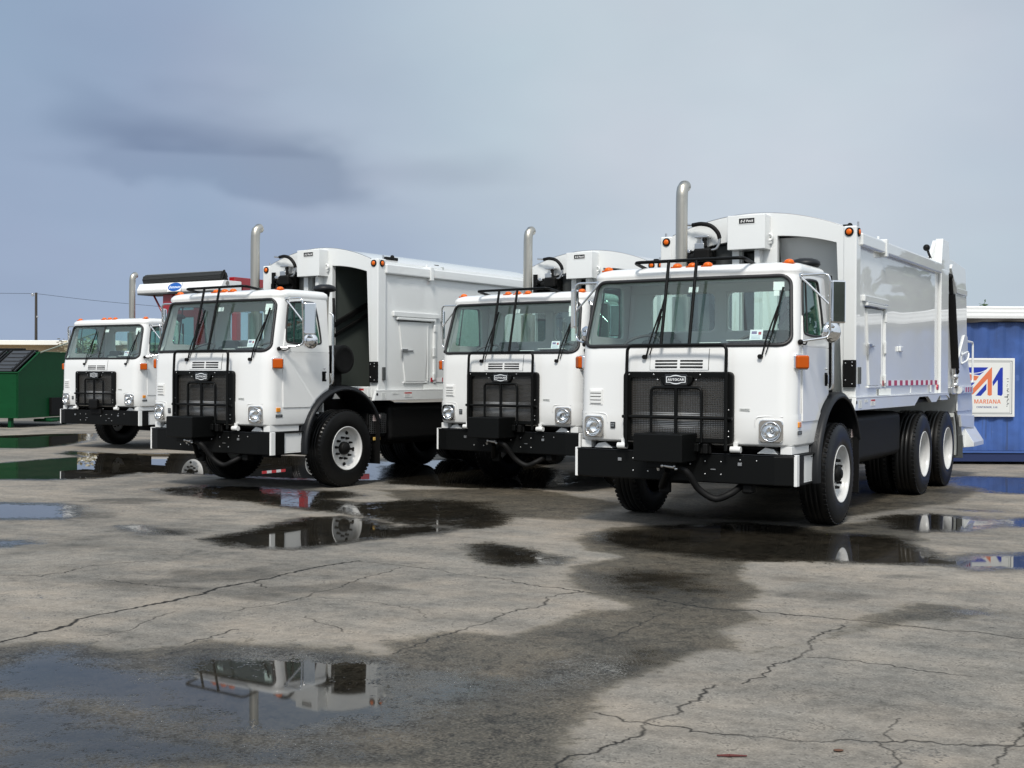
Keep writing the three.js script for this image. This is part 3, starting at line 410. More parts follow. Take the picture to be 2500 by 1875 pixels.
  both('headlight', [ext(bez, 0.022, 0.008, 24).rotateY(0.12).translate(0.912, 0.992, front(0.912, 0.99) - 0.004)], M.chrome, (h, s, f) => {
    const z = front(0.912, 0.99) + 0.012, pl = (g) => f(g.rotateX(Math.PI / 2).rotateY(0.12).translate(0.915, 0.985, z));
    P(h, 'reflector', pl(lathe([[0.088, 0.004], [0.083, -0.012], [0.070, -0.036], [0.050, -0.056], [0.028, -0.066], [0.014, -0.068], [0.014, -0.045], [0, -0.043]].reverse(), 36)), M.reflector);
    P(h, 'lamp_ring', pl(new THREE.TorusGeometry(0.088, 0.008, 8, 40).rotateX(Math.PI / 2).translate(0, 0.014, 0)), M.chrome);
    P(h, 'lens', pl(lathe([[0.086, 0.016], [0.06, 0.026], [0.03, 0.031], [0, 0.033]].reverse(), 32)), M.lens);
    
  });
  both('headlight_panel', [tube([[0.76, 1.03, front(0.76, 1.03)], [0.775, 1.11, front(0.775, 1.11)], [0.83, 1.125, front(0.83, 1.125)], [1.02, 1.125, front(1.02, 1.125)]], 0.006, 20, 6)], M.white);
  both('turn_signal', [box(0.13, 0.125, 0.05, 0, 0, 0, 0.02).rotateY(0.82).translate(1.160, 1.63, 1.262)], M.amberDark, (m, s, f) => P(m, 'signal_housing', f(box(0.15, 0.142, 0.05, 0, 0, 0, 0.018).rotateY(0.82).translate(1.135, 1.63, 1.238)), M.chrome));
  both('side_marker', [box(0.02, 0.055, 0.07, 1.122, 1.05, 1.215, 0.008)], M.amberPale, (m, s, f) => { if (s > 0) P(m, 'model_plate', decalX(0.115, 0.034, 1.122, 0.975, 1.20), PRINT.plate); });
  for (const x of [-0.16, 0, 0.16, -0.95, 0.95]) { const m = P(root, 'marker_light', ball(x, 2.578, Math.abs(x) > 0.5 ? 1.02 : 1.085, 0.05, 0.95, 0.62, 0.9), M.amber); P(m, 'lamp_base', box(0.11, 0.018, 0.10, x, 2.564, Math.abs(x) > 0.5 ? 1.02 : 1.085, 0.006), M.amberDark); }
  // hood panel with two banks of slots, the small louvre beside it
  const fz = (y, x = 0) => front(x, y);
  const hood = P(root, 'hood_panel', sheet(8, 4, (u, v) => { const x = lerp(-0.30, 0.30, u), y = lerp(1.555, 1.755, v); return [x, y, fz(y, x) + 0.005]; }), M.white);
  P(hood, 'panel_seam', [-0.302, 0.302].map((x) => tube([[x, 1.553, fz(1.553, x) + 0.001], [x, 1.65, fz(1.65, x) + 0.001], [x, 1.757, fz(1.757, x) + 0.001]], 0.003, 6, 5)), M.dash);
  const slots = []; for (const s of [-1, 1]) for (const y of [1.642, 1.612, 1.582]) slots.push(box(0.232, 0.016, 0.02, s * 0.13, y, fz(y) + 0.0005, 0.005).rotateY(0));
  P(hood, 'vent_slots', slots, M.blackMatt);
  const louvre = []; for (let i = 0; i < 4; i++) louvre.push(box(0.125, 0.028, 0.02, 0, 1.235 + i * 0.034, 0.0, 0.005).rotateX(0));
  const lv = P(root, 'louvre', [bx(-0.08, 0.08, 1.205, 1.365, -0.012, 0.002, 0.005), ...louvre.map((g, i) => g.translate(0, 0, 0.003))].map((g) => g.rotateY(-0.10).translate(-0.90, 0, front(-0.90, 1.28) + 0.004)), M.white); P(lv, 'louvre_gaps', [0, 1, 2].map((i) => box(0.125, 0.005, 0.004, 0, 1.252 + i * 0.034, 0.011, 0.001).rotateY(-0.10).translate(-0.90, 0, front(-0.90, 1.28) + 0.004)), M.dash);
  P(root, 'name_plate', decal(0.10, 0.026, 0.66, 1.185, front(0.66, 1.185) + 0.003, 0.004), PRINT.model);
  P(root, 'front_emblem', box(0.055, 0.062, 0.012, -0.70, 1.01, front(-0.70, 1.01) + 0.004, 0.01), PRINT.plate);
  // grille
  const G = ext(rshape([[-0.565, 0.862], [0.565, 0.862], [0.565, 1.538], [-0.565, 1.538]], 0.055), 0.06, 0.012), gh = ext(rshape([[-0.485, 0.905], [0.485, 0.905], [0.485, 1.482], [-0.485, 1.482]], 0.03), 0.2).translate(0, 0, -0.05);
  const gr = P(root, 'grille', cut(merge([G]), gh).translate(0, 0, 1.405), M.black);
  P(gr, 'grille_back', bx(-0.52, 0.52, 0.88, 1.50, 1.395, 1.402, 0.001), M.blackMatt);
  const wires = []; for (let i = 0; i < 34; i++) wires.push(new THREE.BoxGeometry(0.98, 0.0085, 0.012).translate(0, 0.915 + i * 0.0169, 1.428)); for (let i = 0; i < 58; i++) wires.push(new THREE.BoxGeometry(0.005, 0.575, 0.006).translate(-0.48 + i * 0.0169, 1.193, 1.424));
  P(gr, 'grille_mesh', wires, M.mesh).userData.kind = 'stuff';
  P(gr, 'badge_plate', [ext(rshape([[-0.165, 1.50], [-0.165, 1.44], [-0.11, 1.392], [0.11, 1.392], [0.165, 1.44], [0.165, 1.50]], 0.03), 0.05, 0.01).translate(0, 0, 1.425)], M.black);
  P(gr, 'badge', decal(0.225, 0.105, 0, 1.462, 1.479, 0.006), PRINT.badge);
  const rivets = []; for (const [x, y] of [[-0.5, 1.51], [-0.24, 1.51], [0.24, 1.51], [0.5, 1.51], [0.525, 1.18], [0.525, 0.98], [0.525, 0.93], [-0.525, 1.18], [-0.525, 0.98], [-0.525, 0.93], [-0.2, 1.46], [0.2, 1.46]]) rivets.push(ball(x, y, 1.464, 0.008, 1, 1, 0.6));
  P(gr, 'rivets', rivets, M.zinc);
  const gz = 1.475;
  P(root, 'grille_guard', [bent([[-0.26, 0.87, gz], [-0.26, 1.385, gz], [0.26, 1.385, gz], [0.26, 0.87, gz]], 0.015, 0.05, 8), rod([-0.565, 1.10, gz], [0.565, 1.10, gz], 0.016), rod([0, 0.87, gz], [0, 1.385, gz], 0.018)], M.black);
  both('hinge_pin', [rod([0.535, 0.812, 1.43], [0.635, 0.812, 1.43], 0.030), bx(0.56, 0.60, 0.812, 0.88, 1.40, 1.43)], M.white);
  if (o.guard) {
    P(root, 'brush_guard', [bent([[-0.51, 0.80, 1.50], [-0.51, 1.50, 1.50], [-0.51, 1.79, 1.485], [0.51, 1.79, 1.485], [0.51, 1.50, 1.50], [0.51, 0.80, 1.50]], 0.017, 0.06)], M.black);
    P(root, 'windshield_guard', [bent([[-0.54, 2.55, 0.80], [-0.54, 2.615, 1.28], [0.60, 2.615, 1.29], [0.60, 2.55, 0.80]], 0.017, 0.07), rod([-0.155, 1.79, 1.485], [-0.165, 2.612, 1.285], 0.016), rod([0.135, 1.79, 1.485], [0.125, 2.612, 1.285], 0.016)], M.black);
  }
  for (const [px, tx] of [[-0.345, -0.235], [0.816, 0.93]]) {
    const b = front(px, 1.69), w = P(root, 'wiper', [tube([[px, 1.685, b + 0.012], [px + (tx - px) * 0.35, 1.85, front(px, 1.85) + 0.035], [tx, 2.15, front(tx, 2.15) + 0.03]], 0.008, 12, 6), rod([px - 0.012, 1.68, b - 0.01], [px - 0.012, 1.68, b + 0.04], 0.022), tube([[px + 0.035, 1.70, b + 0.012], [px + (tx - px) * 0.45 + 0.03, 1.86, front(px, 1.86) + 0.03], [tx + 0.01, 2.08, front(tx, 2.08) + 0.02]], 0.005, 10, 5)], M.blackMatt);
    const bl = []; for (let i = 0; i <= 6; i++) { const y = lerp(1.91, 2.33, i / 6), x = tx + lerp(-0.035, 0.025, i / 6); bl.push([x, y, front(x, y) + 0.012]); } P(w, 'wiper_blade', tube(bl, 0.011, 14, 6), M.blackMatt);
  }
  both('mirror', [ext(rshape([[-0.073, -0.20], [0.073, -0.20], [0.073, 0.20], [-0.073, 0.20]], 0.02), 0.05, 0.014).rotateY(0.79).translate(1.372, 2.195, 0.915)], M.chrome, (m, s, f) => {
    P(m, 'mirror_arm', f([bent([[1.06, 2.45, 1.02], [1.34, 2.455, 1.02], [1.335, 1.865, 0.99], [1.10, 1.82, 1.20]], 0.012, 0.07), rod([1.06, 2.44, 1.02], [1.33, 2.17, 1.005], 0.010), bx(1.05, 1.075, 2.43, 2.47, 0.99, 1.05), rod([1.335, 2.38, 1.01], [1.38, 2.38, 0.93], 0.01), rod([1.335, 2.03, 1.0], [1.38, 2.03, 0.93], 0.01)]), M.chrome);
    P(m, 'convex_mirror', f([lathe([[0, 0.055], [0.05, 0.050], [0.085, 0.033], [0.102, 0.006], [0.10, -0.008], [0, -0.010]].reverse(), 32).rotateX(Math.PI / 2).rotateY(0.79).translate(1.30, 1.918, 0.84)]), M.chrome);
    P(m, 'mirror_foot', f([ball(1.125, 1.815, 1.21, 0.026), tube([[1.12, 1.81, 1.21], [1.14, 1.795, 1.12], [1.13, 1.83, 1.02]], 0.007, 12)]), M.blackMatt);
  });
  // bumper, step boxes, fenders
  const bshape = [[-1.137, 1.355], [-0.95, 1.405], [0.95, 1.405], [1.137, 1.355], [1.137, 1.12], [-1.137, 1.12]];
  const bump = P(root, 'bumper', ext(shapeOf(bshape.map(([x, z]) => [x, -z])), 0.275, 0.012).rotateX(-Math.PI / 2).translate(0, 0.488, 0), M.black);
  const bolts = []; for (const cx of [-0.40, 0.35]) for (const dx of [-0.08, 0.08]) for (const y of [0.57, 0.69]) bolts.push(ball(cx + dx, y, 1.407, 0.0085, 1, 1, 0.7)); bolts.push(ball(0.12, 0.72, 1.41, 0.01), ball(0.12, 0.79, 1.41, 0.01), ball(0.12, 0.66, 1.41, 0.01), ball(0.23, 0.86, 1.443, 0.009), ball(0.23, 0.80, 1.443, 0.009), ball(0.62, 0.715, 1.407, 0.008), ball(0.78, 0.712, 1.405, 0.008));
  P(bump, 'bolts', bolts, M.zinc);
  P(bump, 'bumper_edge', bent([[-1.13, 0.765, 1.356], [-0.95, 0.765, 1.406], [0.95, 0.765, 1.406], [1.13, 0.765, 1.356]], 0.006, 0.03, 6), M.fender);
  P(bump, 'tow_hooks', [[-0.62, 1], [0.62, -1]].map(([x]) => bx(x - 0.02, x + 0.02, 0.66, 0.69, 1.40, 1.42)).concat([bx(-0.31, -0.26, 0.612, 0.622, 1.402, 1.415), bx(0.33, 0.38, 0.612, 0.622, 1.402, 1.415)]), M.zinc);
  if (o.guard) {
    P(bump, 'bracket', [bx(0.20, 0.34, 0.76, 0.90, 1.40, 1.44, 0.01), bx(0.28, 0.33, 0.765, 0.86, 1.42, 1.50, 0.01), bx(-0.42, -0.31, 0.76, 0.87, 1.40, 1.46, 0.01), bx(-0.24, -0.12, 0.36, 0.49, 1.28, 1.34, 0.02), bx(0.62, 0.72, 0.40, 0.49, 1.24, 1.36, 0.02), rod([-0.2, 0.42, 1.36], [-0.05, 0.60, 1.55], 0.03)], M.blackMatt);
    P(bump, 'control_box', [bx(-0.295, 0.20, 0.69, 0.955, 1.40, 1.80, 0.012), bx(-0.2, 0.1, 0.63, 0.70, 1.42, 1.72), bx(-0.16, 0.24, 0.78, 0.86, 1.38, 1.5)], M.black);
    P(bump, 'hose_coupling', [rod([-0.03, 0.655, 1.70], [0.10, 0.645, 1.72], 0.018), ball(0.11, 0.63, 1.72, 0.016), ball(0.10, 0.655, 1.74, 0.013), rod([-0.12, 0.60, 1.6], [-0.13, 0.67, 1.62], 0.014), ball(-0.03, 0.655, 1.71, 0.022)], M.zinc);
    P(bump, 'hose', [tube([[0.05, 0.66, 1.66], [0.17, 0.60, 1.62], [0.26, 0.43, 1.52], [0.40, 0.345, 1.46], [0.52, 0.39, 1.42], [0.60, 0.47, 1.28]], 0.032, 30, 10)], M.hose);
  } else P(bump, 'winch', [bx(-0.12, 0.12, 0.80, 0.99, 1.44, 1.52, 0.03), bx(-0.16, 0.16, 0.70, 0.80, 1.38, 1.44)], M.blackMatt);
  both('step_box', [bx(1.118, 1.148, 0.485, 0.775, 1.285, 1.362, 0.006), bx(1.095, 1.118, 0.515, 0.755, 0.775, 1.29, 0.004), bx(0.80, 1.118, 0.50, 0.515, 0.775, 1.30, 0.004), bx(0.98, 1.09, 0.775, 0.85, 0.82, 1.33, 0.004)], M.white, (m, s, f) => {
    P(m, 'step_tread', f([bx(0.95, 1.14, 0.757, 0.772, 0.76, 1.30, 0.004), bx(0.9, 1.125, 0.482, 0.50, 0.74, 1.28, 0.004)]), M.chassis); P(m, 'step_bolts', f([ball(1.12, 0.735, 0.84, 0.006), ball(1.12, 0.735, 0.80, 0.006)]), M.blackMatt);
  });
  both('bumper_corner', [ext(shapeOf([[-0.11, 0], [0.09, 0], [0.05, 0.045], [-0.03, 0.06]]), 0.10, 0.006).translate(0.86, 0.775, 1.22)], M.white);
  const arc = (r0, r1, a0, a1, x0, x1, flare) => { const pts = []; for (let i = 0; i <= 36; i++) { const a = lerp(a0, a1, i / 36) * Math.PI / 180; pts.push(a); } const prof = [[x0, r0], [x1 - 0.03, r0], [x1, r0 - flare], [x1 + 0.004, r0 - flare - 0.012], [x1 - 0.004, r0 - flare - 0.03], [x1 - 0.016, r1 - flare * 0.6], [x1 - 0.05, r1], [x0, r1]]; const g = new THREE.PlaneGeometry(1, 1, 36, prof.length), p = g.attributes.position; for (let j = 0; j <= prof.length; j++) for (let i = 0; i <= 36; i++) { const [x, r] = prof[j % prof.length], a = pts[i]; p.setXYZ(j * 37 + i, x, 0.56 + r * Math.sin(a), 0.03 + r * Math.cos(a)); } g.computeVertexNormals(); return g; };
  both('fender', [arc(0.785, 0.745, -6, 158, 0.72, 1.185, 0.035), arc(0.80, 0.60, -4, 40, 1.03, 1.10, 0)], M.fender, (m, s, f) => P(m, 'fender_bolt', f([ball(1.17, 1.30, 0.03, 0.008)]), M.zinc));
  both('mud_flap', [bx(0.74, 1.17, 0.27, 0.86, -0.665, -0.645, 0.004)], M.chassis);
  both('fender_bracket', [ext(shapeOf([[-0.02, 0], [0.12, 0], [0.02, 0.09]]), 0.02, 0.003).rotateY(Math.PI / 2).translate(1.0, 1.17, 0.10)], M.zinc);
  wheel(root, 1.17, 0, 1, false, 0.2); wheel(root, 1.17, 0, -1, false, 0.5);
  P(root, 'front_axle', [rod([-0.9, 0.50, 0], [0.9, 0.50, 0], 0.07), bx(-0.5, 0.5, 0.40, 0.52, -0.1, 0.1), bx(-0.55, -0.4, 0.55, 0.68, -0.8, 0.9), bx(0.4, 0.55, 0.55, 0.68, -0.8, 0.9)], M.chassis);
  P(root, 'engine', [bx(-0.42, 0.42, 0.62, 1.35, -0.9, 0.62, 0.06), bx(-0.5, 0.5, 0.82, 1.5, 0.9, 1.3, 0.03), bx(-0.95, 0.95, 0.80, 0.97, 0.82, 1.30, 0.02)], M.blackMatt);
  const ex = P(root, 'exhaust_stack', [tube([[-0.577, 0.95, 0.011], [-0.577, 2.0, 0.011], [-0.577, 3.40, 0.011], [-0.577, 3.49, 0.003], [-0.577, 3.545, -0.025], [-0.577, 3.562, -0.085]], 0.064, 60, 20)], M.steel);
  P(ex, 'heat_shield', [rod([-0.577, 1.3, 0.011], [-0.577, 2.35, 0.011], 0.10, 0.10, 20)], M.steel); P(ex, 'pipe_mouth', rod([-0.577, 3.562, -0.0855], [-0.577, 3.5623, -0.0865], 0.058, 0.058, 20), M.blackMatt);
  const air = P(root, 'air_intake', [lathe([[0, 0.065], [0.07, 0.062], [0.125, 0.045], [0.15, 0.018], [0.152, -0.008], [0.13, -0.03], [0.07, -0.04], [0.06, -0.10], [0, -0.10]].reverse(), 32).translate(0.80, 2.64, 0.05)], M.fender);
  P(air, 'intake_pipe', [tube([[0.80, 2.56, 0.05], [0.80, 2.2, 0.06], [0.82, 1.6, 0.06], [0.80, 1.3, -0.02]], 0.055, 24, 14)], M.steel);
  P(root, 'air_filter', [latheX([[0, -0.30], [0.16, -0.30], [0.19, -0.27], [0.195, -0.02], [0.185, 0], [0.14, 0.004], [0.13, -0.012], [0, -0.012]].reverse(), 32).translate(1.0, 1.70, -0.13), rod([0.85, 1.15, -0.13], [0.85, 1.55, -0.13], 0.07)], M.chassis);
}
function buildChassis(root, rearZ, end) {
  P(root, 'chassis', [bx(-0.46, -0.38, 0.72, 1.0, end, 1.15), bx(0.38, 0.46, 0.72, 1.0, end, 1.15), ...[-1.2, -2.4, -3.2, -5.6].map((z) => bx(-0.4, 0.4, 0.78, 0.95, z - 0.06, z + 0.06))], M.chassis);
  for (const z of rearZ) for (const s of [-1, 1]) { wheel(root, 1.17, z, s, true, z); const t = P(root, 'inner_tyre', s > 0 ? W0.tyre : WM.tyre, M.rubber); t.position.set(s * 0.83, 0.515, z); }
  P(root, 'rear_axles', [...rearZ.map((z) => rod([-0.9, 0.515, z], [0.9, 0.515, z], 0.09)), ...rearZ.map((z) => ball(0, 0.515, z, 0.2)), bx(-0.55, -0.35, 0.45, 0.75, rearZ[1] - 0.5, rearZ[0] + 0.5), bx(0.35, 0.55, 0.45, 0.75, rearZ[1] - 0.5, rearZ[0] + 0.5), rod([0, 0.7, 0], [0, 0.55, rearZ[0]], 0.06)], M.chassis);
}

// ---------------------------------------------------------------- the packer body of a refuse truck
function buildPacker(root) {
  const both = (name, geo, mat, fn) => { const g = Array.isArray(geo) ? merge(geo) : geo; for (const [q, s] of [[g, 1], [mir(g), -1]]) { const m = P(root, name, q, mat); fn?.(m, s, s > 0 ? (a) => (Array.isArray(a) ? merge(a) : a) : (a) => mir(Array.isArray(a) ? merge(a) : a)); } };
  const crown = (x) => 3.295 - 0.205 * (x / 1.0) ** 2, line = (a, b, n, f) => Array.from({ length: n + 1 }, (_, i) => { const x = lerp(a, b, i / n); return [x, f(x)]; });
  // front bulkhead with its two openings and the slot in the middle
  const face = shapeOf([[-0.99, 1.20], [0.99, 1.20], ...line(0.99, -0.99, 24, crown)]);
  const hole = (pts) => face.holes.push(new THREE.Path(pts.map((p) => new THREE.Vector2(...p))));
  hole([[0.262, 1.33], ...line(0.262, 0.985, 10, (x) => 3.035 - 0.135 * ((x - 0.2) / 0.8) ** 2).map((p) => p), [0.985, 1.33]].reverse());
  hole([[-0.90, 1.33], [-0.25, 1.33], [-0.25, 3.005], [-0.52, 2.965], [-0.60, 2.93], [-0.90, 2.90]]);
  hole([[-0.145, 1.33], [0.035, 1.33], [0.035, 2.90], [-0.145, 2.90]]);
  const fr = P(root, 'front_bulkhead', ext(face, 0.07, 0.004).translate(0, 0, -0.735), M.body);
  P(fr, 'sill', [bx(-1.0, 1.0, 1.18, 1.325, -0.66, -0.60, 0.008)], M.body);
  P(fr, 'warning_decal', [decal(0.09, 0.10, 0.88, 1.255, -0.5965), decal(0.09, 0.10, 0.25, 1.255, -0.5965)], PRINT.warning); P(fr, 'notice_decal', decal(0.085, 0.10, 0.765, 1.25, -0.5965), PRINT.notice);
  P(fr, 'lifting_eye', [new THREE.TorusGeometry(0.035, 0.014, 8, 20).translate(0.185, 3.02, -0.63), ball(0.185, 2.975, -0.64, 0.03, 1, 1.2, 0.6)], M.body);
  P(fr, 'roof_edge', [tube(line(-0.98, 0.98, 16, crown).map(([x, y]) => [x, y + 0.004, -0.672]), 0.007, 30, 6)], M.zinc);
  // hopper behind the openings
  const hp = P(root, 'hopper', [bx(-1.02, 1.02, 1.28, 3.10, -2.26, -2.22, 0.004)], M.inner);
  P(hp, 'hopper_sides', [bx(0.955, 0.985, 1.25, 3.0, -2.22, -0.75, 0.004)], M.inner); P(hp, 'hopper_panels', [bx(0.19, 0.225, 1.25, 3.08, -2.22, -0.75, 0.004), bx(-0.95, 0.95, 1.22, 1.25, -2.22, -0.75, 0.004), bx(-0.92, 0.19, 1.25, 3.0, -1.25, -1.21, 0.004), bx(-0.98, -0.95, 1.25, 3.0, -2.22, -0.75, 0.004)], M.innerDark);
  P(hp, 'hopper_rib', [box(0.05, 0.07, 1.75, 0.245, 2.55, -1.5, 0.01).rotateX(0).applyMatrix4(new THREE.Matrix4().makeTranslation(0, 2.55, -1.5).multiply(new THREE.Matrix4().makeRotationX(0.42)).multiply(new THREE.Matrix4().makeTranslation(0, -2.55, 1.5))), box(0.05, 0.05, 1.75, 0.245, 2.40, -1.5, 0.01).applyMatrix4(new THREE.Matrix4().makeTranslation(0, 2.40, -1.5).multiply(new THREE.Matrix4().makeRotationX(0.42)).multiply(new THREE.Matrix4().makeTranslation(0, -2.40, 1.5)))], M.chassis);
  P(hp, 'packer_cylinder', [rod([-0.08, 2.88, -0.85], [0.0, 1.6, -1.1], 0.07), rod([-0.4, 2.0, -0.95], [-0.7, 2.7, -0.9], 0.05), bx(-0.49, -0.255, 1.4, 2.97, -0.80, -0.77, 0.004), bx(-0.75, -0.6, 1.4, 2.6, -1.0, -0.85, 0.02)], M.dash);
  const badge = P(root, 'badge_box', [bx(-0.245, 0.185, 2.885, 3.262, -0.70, -0.475, 0.008)], M.body);
  P(badge, 'label_plate', decal(0.19, 0.07, -0.02, 3.195, -0.4725), PRINT.ez);
  P(root, 'centre_post', [bx(-0.235, -0.15, 1.3, 2.885, -0.74, -0.60, 0.006), bx(0.04, 0.10, 1.3, 2.885, -0.72, -0.55, 0.006)], M.body);
  // hydraulics
  const hy = P(root, 'valve_block', [bx(-0.67, -0.47, 2.78, 2.93, -0.72, -0.52, 0.03), rod([-0.46, 2.84, -0.6], [-0.74, 2.83, -0.6], 0.05), bx(-0.60, -0.46, 2.5, 2.80, -0.70, -0.6), rod([-0.85, 2.82, -0.6], [-0.85, 2.45, -0.6], 0.035), bx(-0.93, -0.86, 2.6, 2.99, -0.66, -0.64), ball(-0.80, 2.87, -0.6, 0.045)], M.blackMatt);
  P(hy, 'bracket', [bx(-0.66, -0.545, 2.92, 2.99, -0.66, -0.54, 0.01), bx(-0.61, -0.54, 2.98, 3.07, -0.66, -0.60, 0.01), bx(-0.67, -0.50, 3.05, 3.075, -0.66, -0.56, 0.008), tube([[-0.47, 2.905, -0.58], [-0.41, 2.92, -0.57], [-0.375, 2.98, -0.57], [-0.37, 3.04, -0.57]], 0.016, 16), bx(-0.80, -0.72, 2.88, 2.93, -0.64, -0.57, 0.015), rod([-0.82, 3.215, -0.60], [-0.70, 3.20, -0.58], 0.014)], M.zinc);
  P(hy, 'knob', [ball(-0.555, 3.03, -0.585, 0.028), rod([-0.55, 3.02, -0.58], [-0.54, 2.95, -0.575], 0.02)], M.blackMatt);
  P(root, 'hydraulic_hose', tube([[-0.70, 3.20, -0.58], [-0.58, 3.205, -0.56], [-0.46, 3.17, -0.55], [-0.385, 3.09, -0.56], [-0.37, 3.03, -0.57]], 0.024, 30, 10), M.hose);
  // posts, side walls, rails
  both('corner_post', [bx(0.985, 1.128, 1.165, 3.098, -0.83, -0.655, 0.018)], M.body, (m, s, f) => {
    for (const [x, z, turn] of [[1.05, -0.652, 0], [1.131, -0.735, Math.PI / 2]]) { P(m, 'light_ring', f([new THREE.CylinderGeometry(0.046, 0.05, 0.018, 24).rotateX(Math.PI / 2).rotateY(turn).translate(x, 3.033, z)]), M.blackMatt); P(m, 'clearance_light', f([ball(0, 0, 0, 0.032, 1, 1, 0.5).rotateY(turn).translate(x + (turn ? 0.006 : 0), 3.033, z + (turn ? 0 : 0.006))]), M.amber); }
    if (s > 0) P(m, 'control_panel', [bx(1.0, 1.135, 1.385, 1.675, -0.66, -0.615, 0.008)], M.blackMatt);
    if (s > 0) P(m, 'panel_rivets', [[1.03, 1.64], [1.1, 1.65], [1.03, 1.46], [1.1, 1.42], [1.1, 1.61]].map(([x, y]) => ball(x, y, -0.614, 0.008)), M.zinc);
    P(m, 'roof_bolt', f([rod([1.11, 3.09, -0.78], [1.11, 3.15, -0.78], 0.012)]), M.zinc);
    P(m, 'latch_block', f([bx(1.128, 1.15, 1.42, 1.60, -0.80, -0.74, 0.006)]), M.dash);
  });
  both('side_panel', sheet(70, 34, (u, v) => { const z = lerp(-0.80, -4.84, u), y = lerp(1.25, 2.92, v), e = Math.min(u, 1 - u) * 2, h = Math.min(v, 1 - v) * 2, pillow = Math.sqrt(ss(0, 0.28, e) * ss(0, 0.28, h)); return [1.092 + 0.010 * pillow + 0.0045 * (fbm(z * 1.1 + 4, y * 1.3, 2) - 0.5) + 0.003 * Math.sin(z * 2.6 + 1) * Math.sin(y * 2.2), y, z]; }), M.body, (m, s, f) => {
    if (s > 0) P(m, 'reflective_tape', new THREE.BoxGeometry(0.004, 0.062, 3.05).translate(1.108, 1.425, -3.36), [PRINT.tapeSide, PRINT.tapeSide, M.paper, M.paper, M.paper, M.paper]);
    P(m, 'pull_latch', f([bx(1.10, 1.13, 1.80, 1.865, -2.75, -2.62, 0.012), bx(1.10, 1.12, 1.80, 1.86, -2.56, -2.53, 0.006)]), M.body);
    P(m, 'panel_seam', f([bx(1.095, 1.1035, 1.30, 2.40, -3.283, -3.274, 0.002)]), M.body);
  });
  both('roof_rail', [bx(1.0, 1.158, 2.895, 3.035, -4.80, -0.80, 0.022)], M.body, (m, s, f) => { P(m, 'rail_clamp', f([bx(1.0, 1.172, 2.86, 3.06, -1.84, -1.765, 0.01), bx(1.05, 1.075, 3.05, 3.10, -1.815, -1.79, 0.005)]), M.body); if (s > 0) P(m, 'roof_fitting', [bx(0.86, 0.93, 3.12, 3.165, -1.32, -1.05, 0.012), ball(0.9, 3.17, -1.22, 0.03), bx(0.82, 0.9, 3.11, 3.14, -2.3, -2.2, 0.01)], M.blackMatt); });
  P(root, 'roof', [ext(shapeOf([...line(-1.02, 1.02, 24, crown), ...line(1.02, -1.02, 24, (x) => crown(x) - 0.03)]), 4.1).translate(0, 0, -4.83)], M.body);
  P(root, 'rear_wall', [bx(-1.08, 1.08, 1.2, 3.06, -4.84, -4.80, 0.004), ], M.inner); P(root, 'floor_plate', bx(-1.08, 1.08, 1.17, 1.21, -5.2, -0.8, 0.004), M.chassis);
  const sk = [[-0.552, 1.14], [-0.60, 1.275], [-5.30, 1.275], [-5.40, 1.20], [-5.2, 1.245], [-4.72, 1.245], [-4.52, 1.165], [-4.24, 1.165], [-4.02, 1.245], [-3.53, 1.245], [-3.27, 1.14]];
  both('lower_skirt', [extX(shapeOf(sk), 1.105, 1.15, 0.005), extX(shapeOf([[-0.60, 1.262], [-5.3, 1.262], [-5.3, 1.285], [-0.60, 1.285]]), 1.06, 1.15, 0.004)], M.body, (m, s, f) => {
    P(m, 'skirt_hole', f([rod([1.148, 1.225, -0.62], [1.152, 1.225, -0.62], 0.02, 0.02, 16)]), M.blackMatt);
    if (s < 0) return; P(m, 'warning_decal', [decalX(0.17, 0.07, 1.1525, 1.215, -1.28)], PRINT.warning); P(m, 'notice_decal', [decalX(0.10, 0.085, 1.1525, 1.205, -0.76), decalX(0.12, 0.03, 1.1525, 1.235, -1.0)], PRINT.notice);
    P(m, 'side_lamp', [rod([1.148, 1.36, -4.55], [1.165, 1.36, -4.55], 0.04, 0.04, 16)], M.redLens); P(m, 'side_decal', decalX(0.55, 0.075, 1.112, 1.325, -1.95), M.paper); P(m, 'side_decal', decalX(0.09, 0.09, 1.112, 1.345, -4.34), M.paper);
  });
  // side access door with its rain hood
  const dz0 = -1.12, dz1 = -1.80, door = P(root, 'side_door', [extX(rshape([[dz0, 2.24], [dz1, 2.28], [-1.70, 1.40], [-1.26, 1.40]].reverse(), 0.02), 1.100, 1.118, 0.004)], M.body);
  P(door, 'door_frame', [bx(1.095, 1.135, 2.315, 2.385, -2.02, -0.99, 0.01), bx(1.095, 1.15, 2.27, 2.305, -1.90, -1.06, 0.008), bx(1.095, 1.13, 1.38, 2.32, -1.95, -1.90, 0.008), bx(1.095, 1.122, 1.375, 1.395, -1.76, -1.22, 0.004)], M.body);
  P(door, 'hood_shadow_gap', [bx(1.10, 1.122, 2.25, 2.262, -1.84, -1.10, 0.002)], M.dash);
  P(door, 'door_edge', [bx(1.112, 1.124, 1.41, 2.24, -1.775, -1.755, 0.004), tube([[1.121, 2.24, -1.125], [1.121, 1.8, -1.19]], 0.003, 6)], M.body);
  P(door, 'latch', [bx(1.115, 1.14, 1.815, 1.865, -1.30, -1.16, 0.01), bx(1.115, 1.135, 1.73, 1.82, -1.19, -1.165, 0.006), rod([1.128, 1.84, -1.3], [1.128, 1.84, -1.42], 0.008), ball(1.13, 1.84, -1.30, 0.016)], M.zinc);
  P(door, 'hinge', [bx(1.115, 1.142, 1.76, 1.90, -1.92, -1.87, 0.008), bx(1.115, 1.142, 2.12, 2.22, -1.94, -1.89, 0.008), bx(1.115, 1.142, 1.42, 1.52, -1.92, -1.87, 0.008)], M.body);
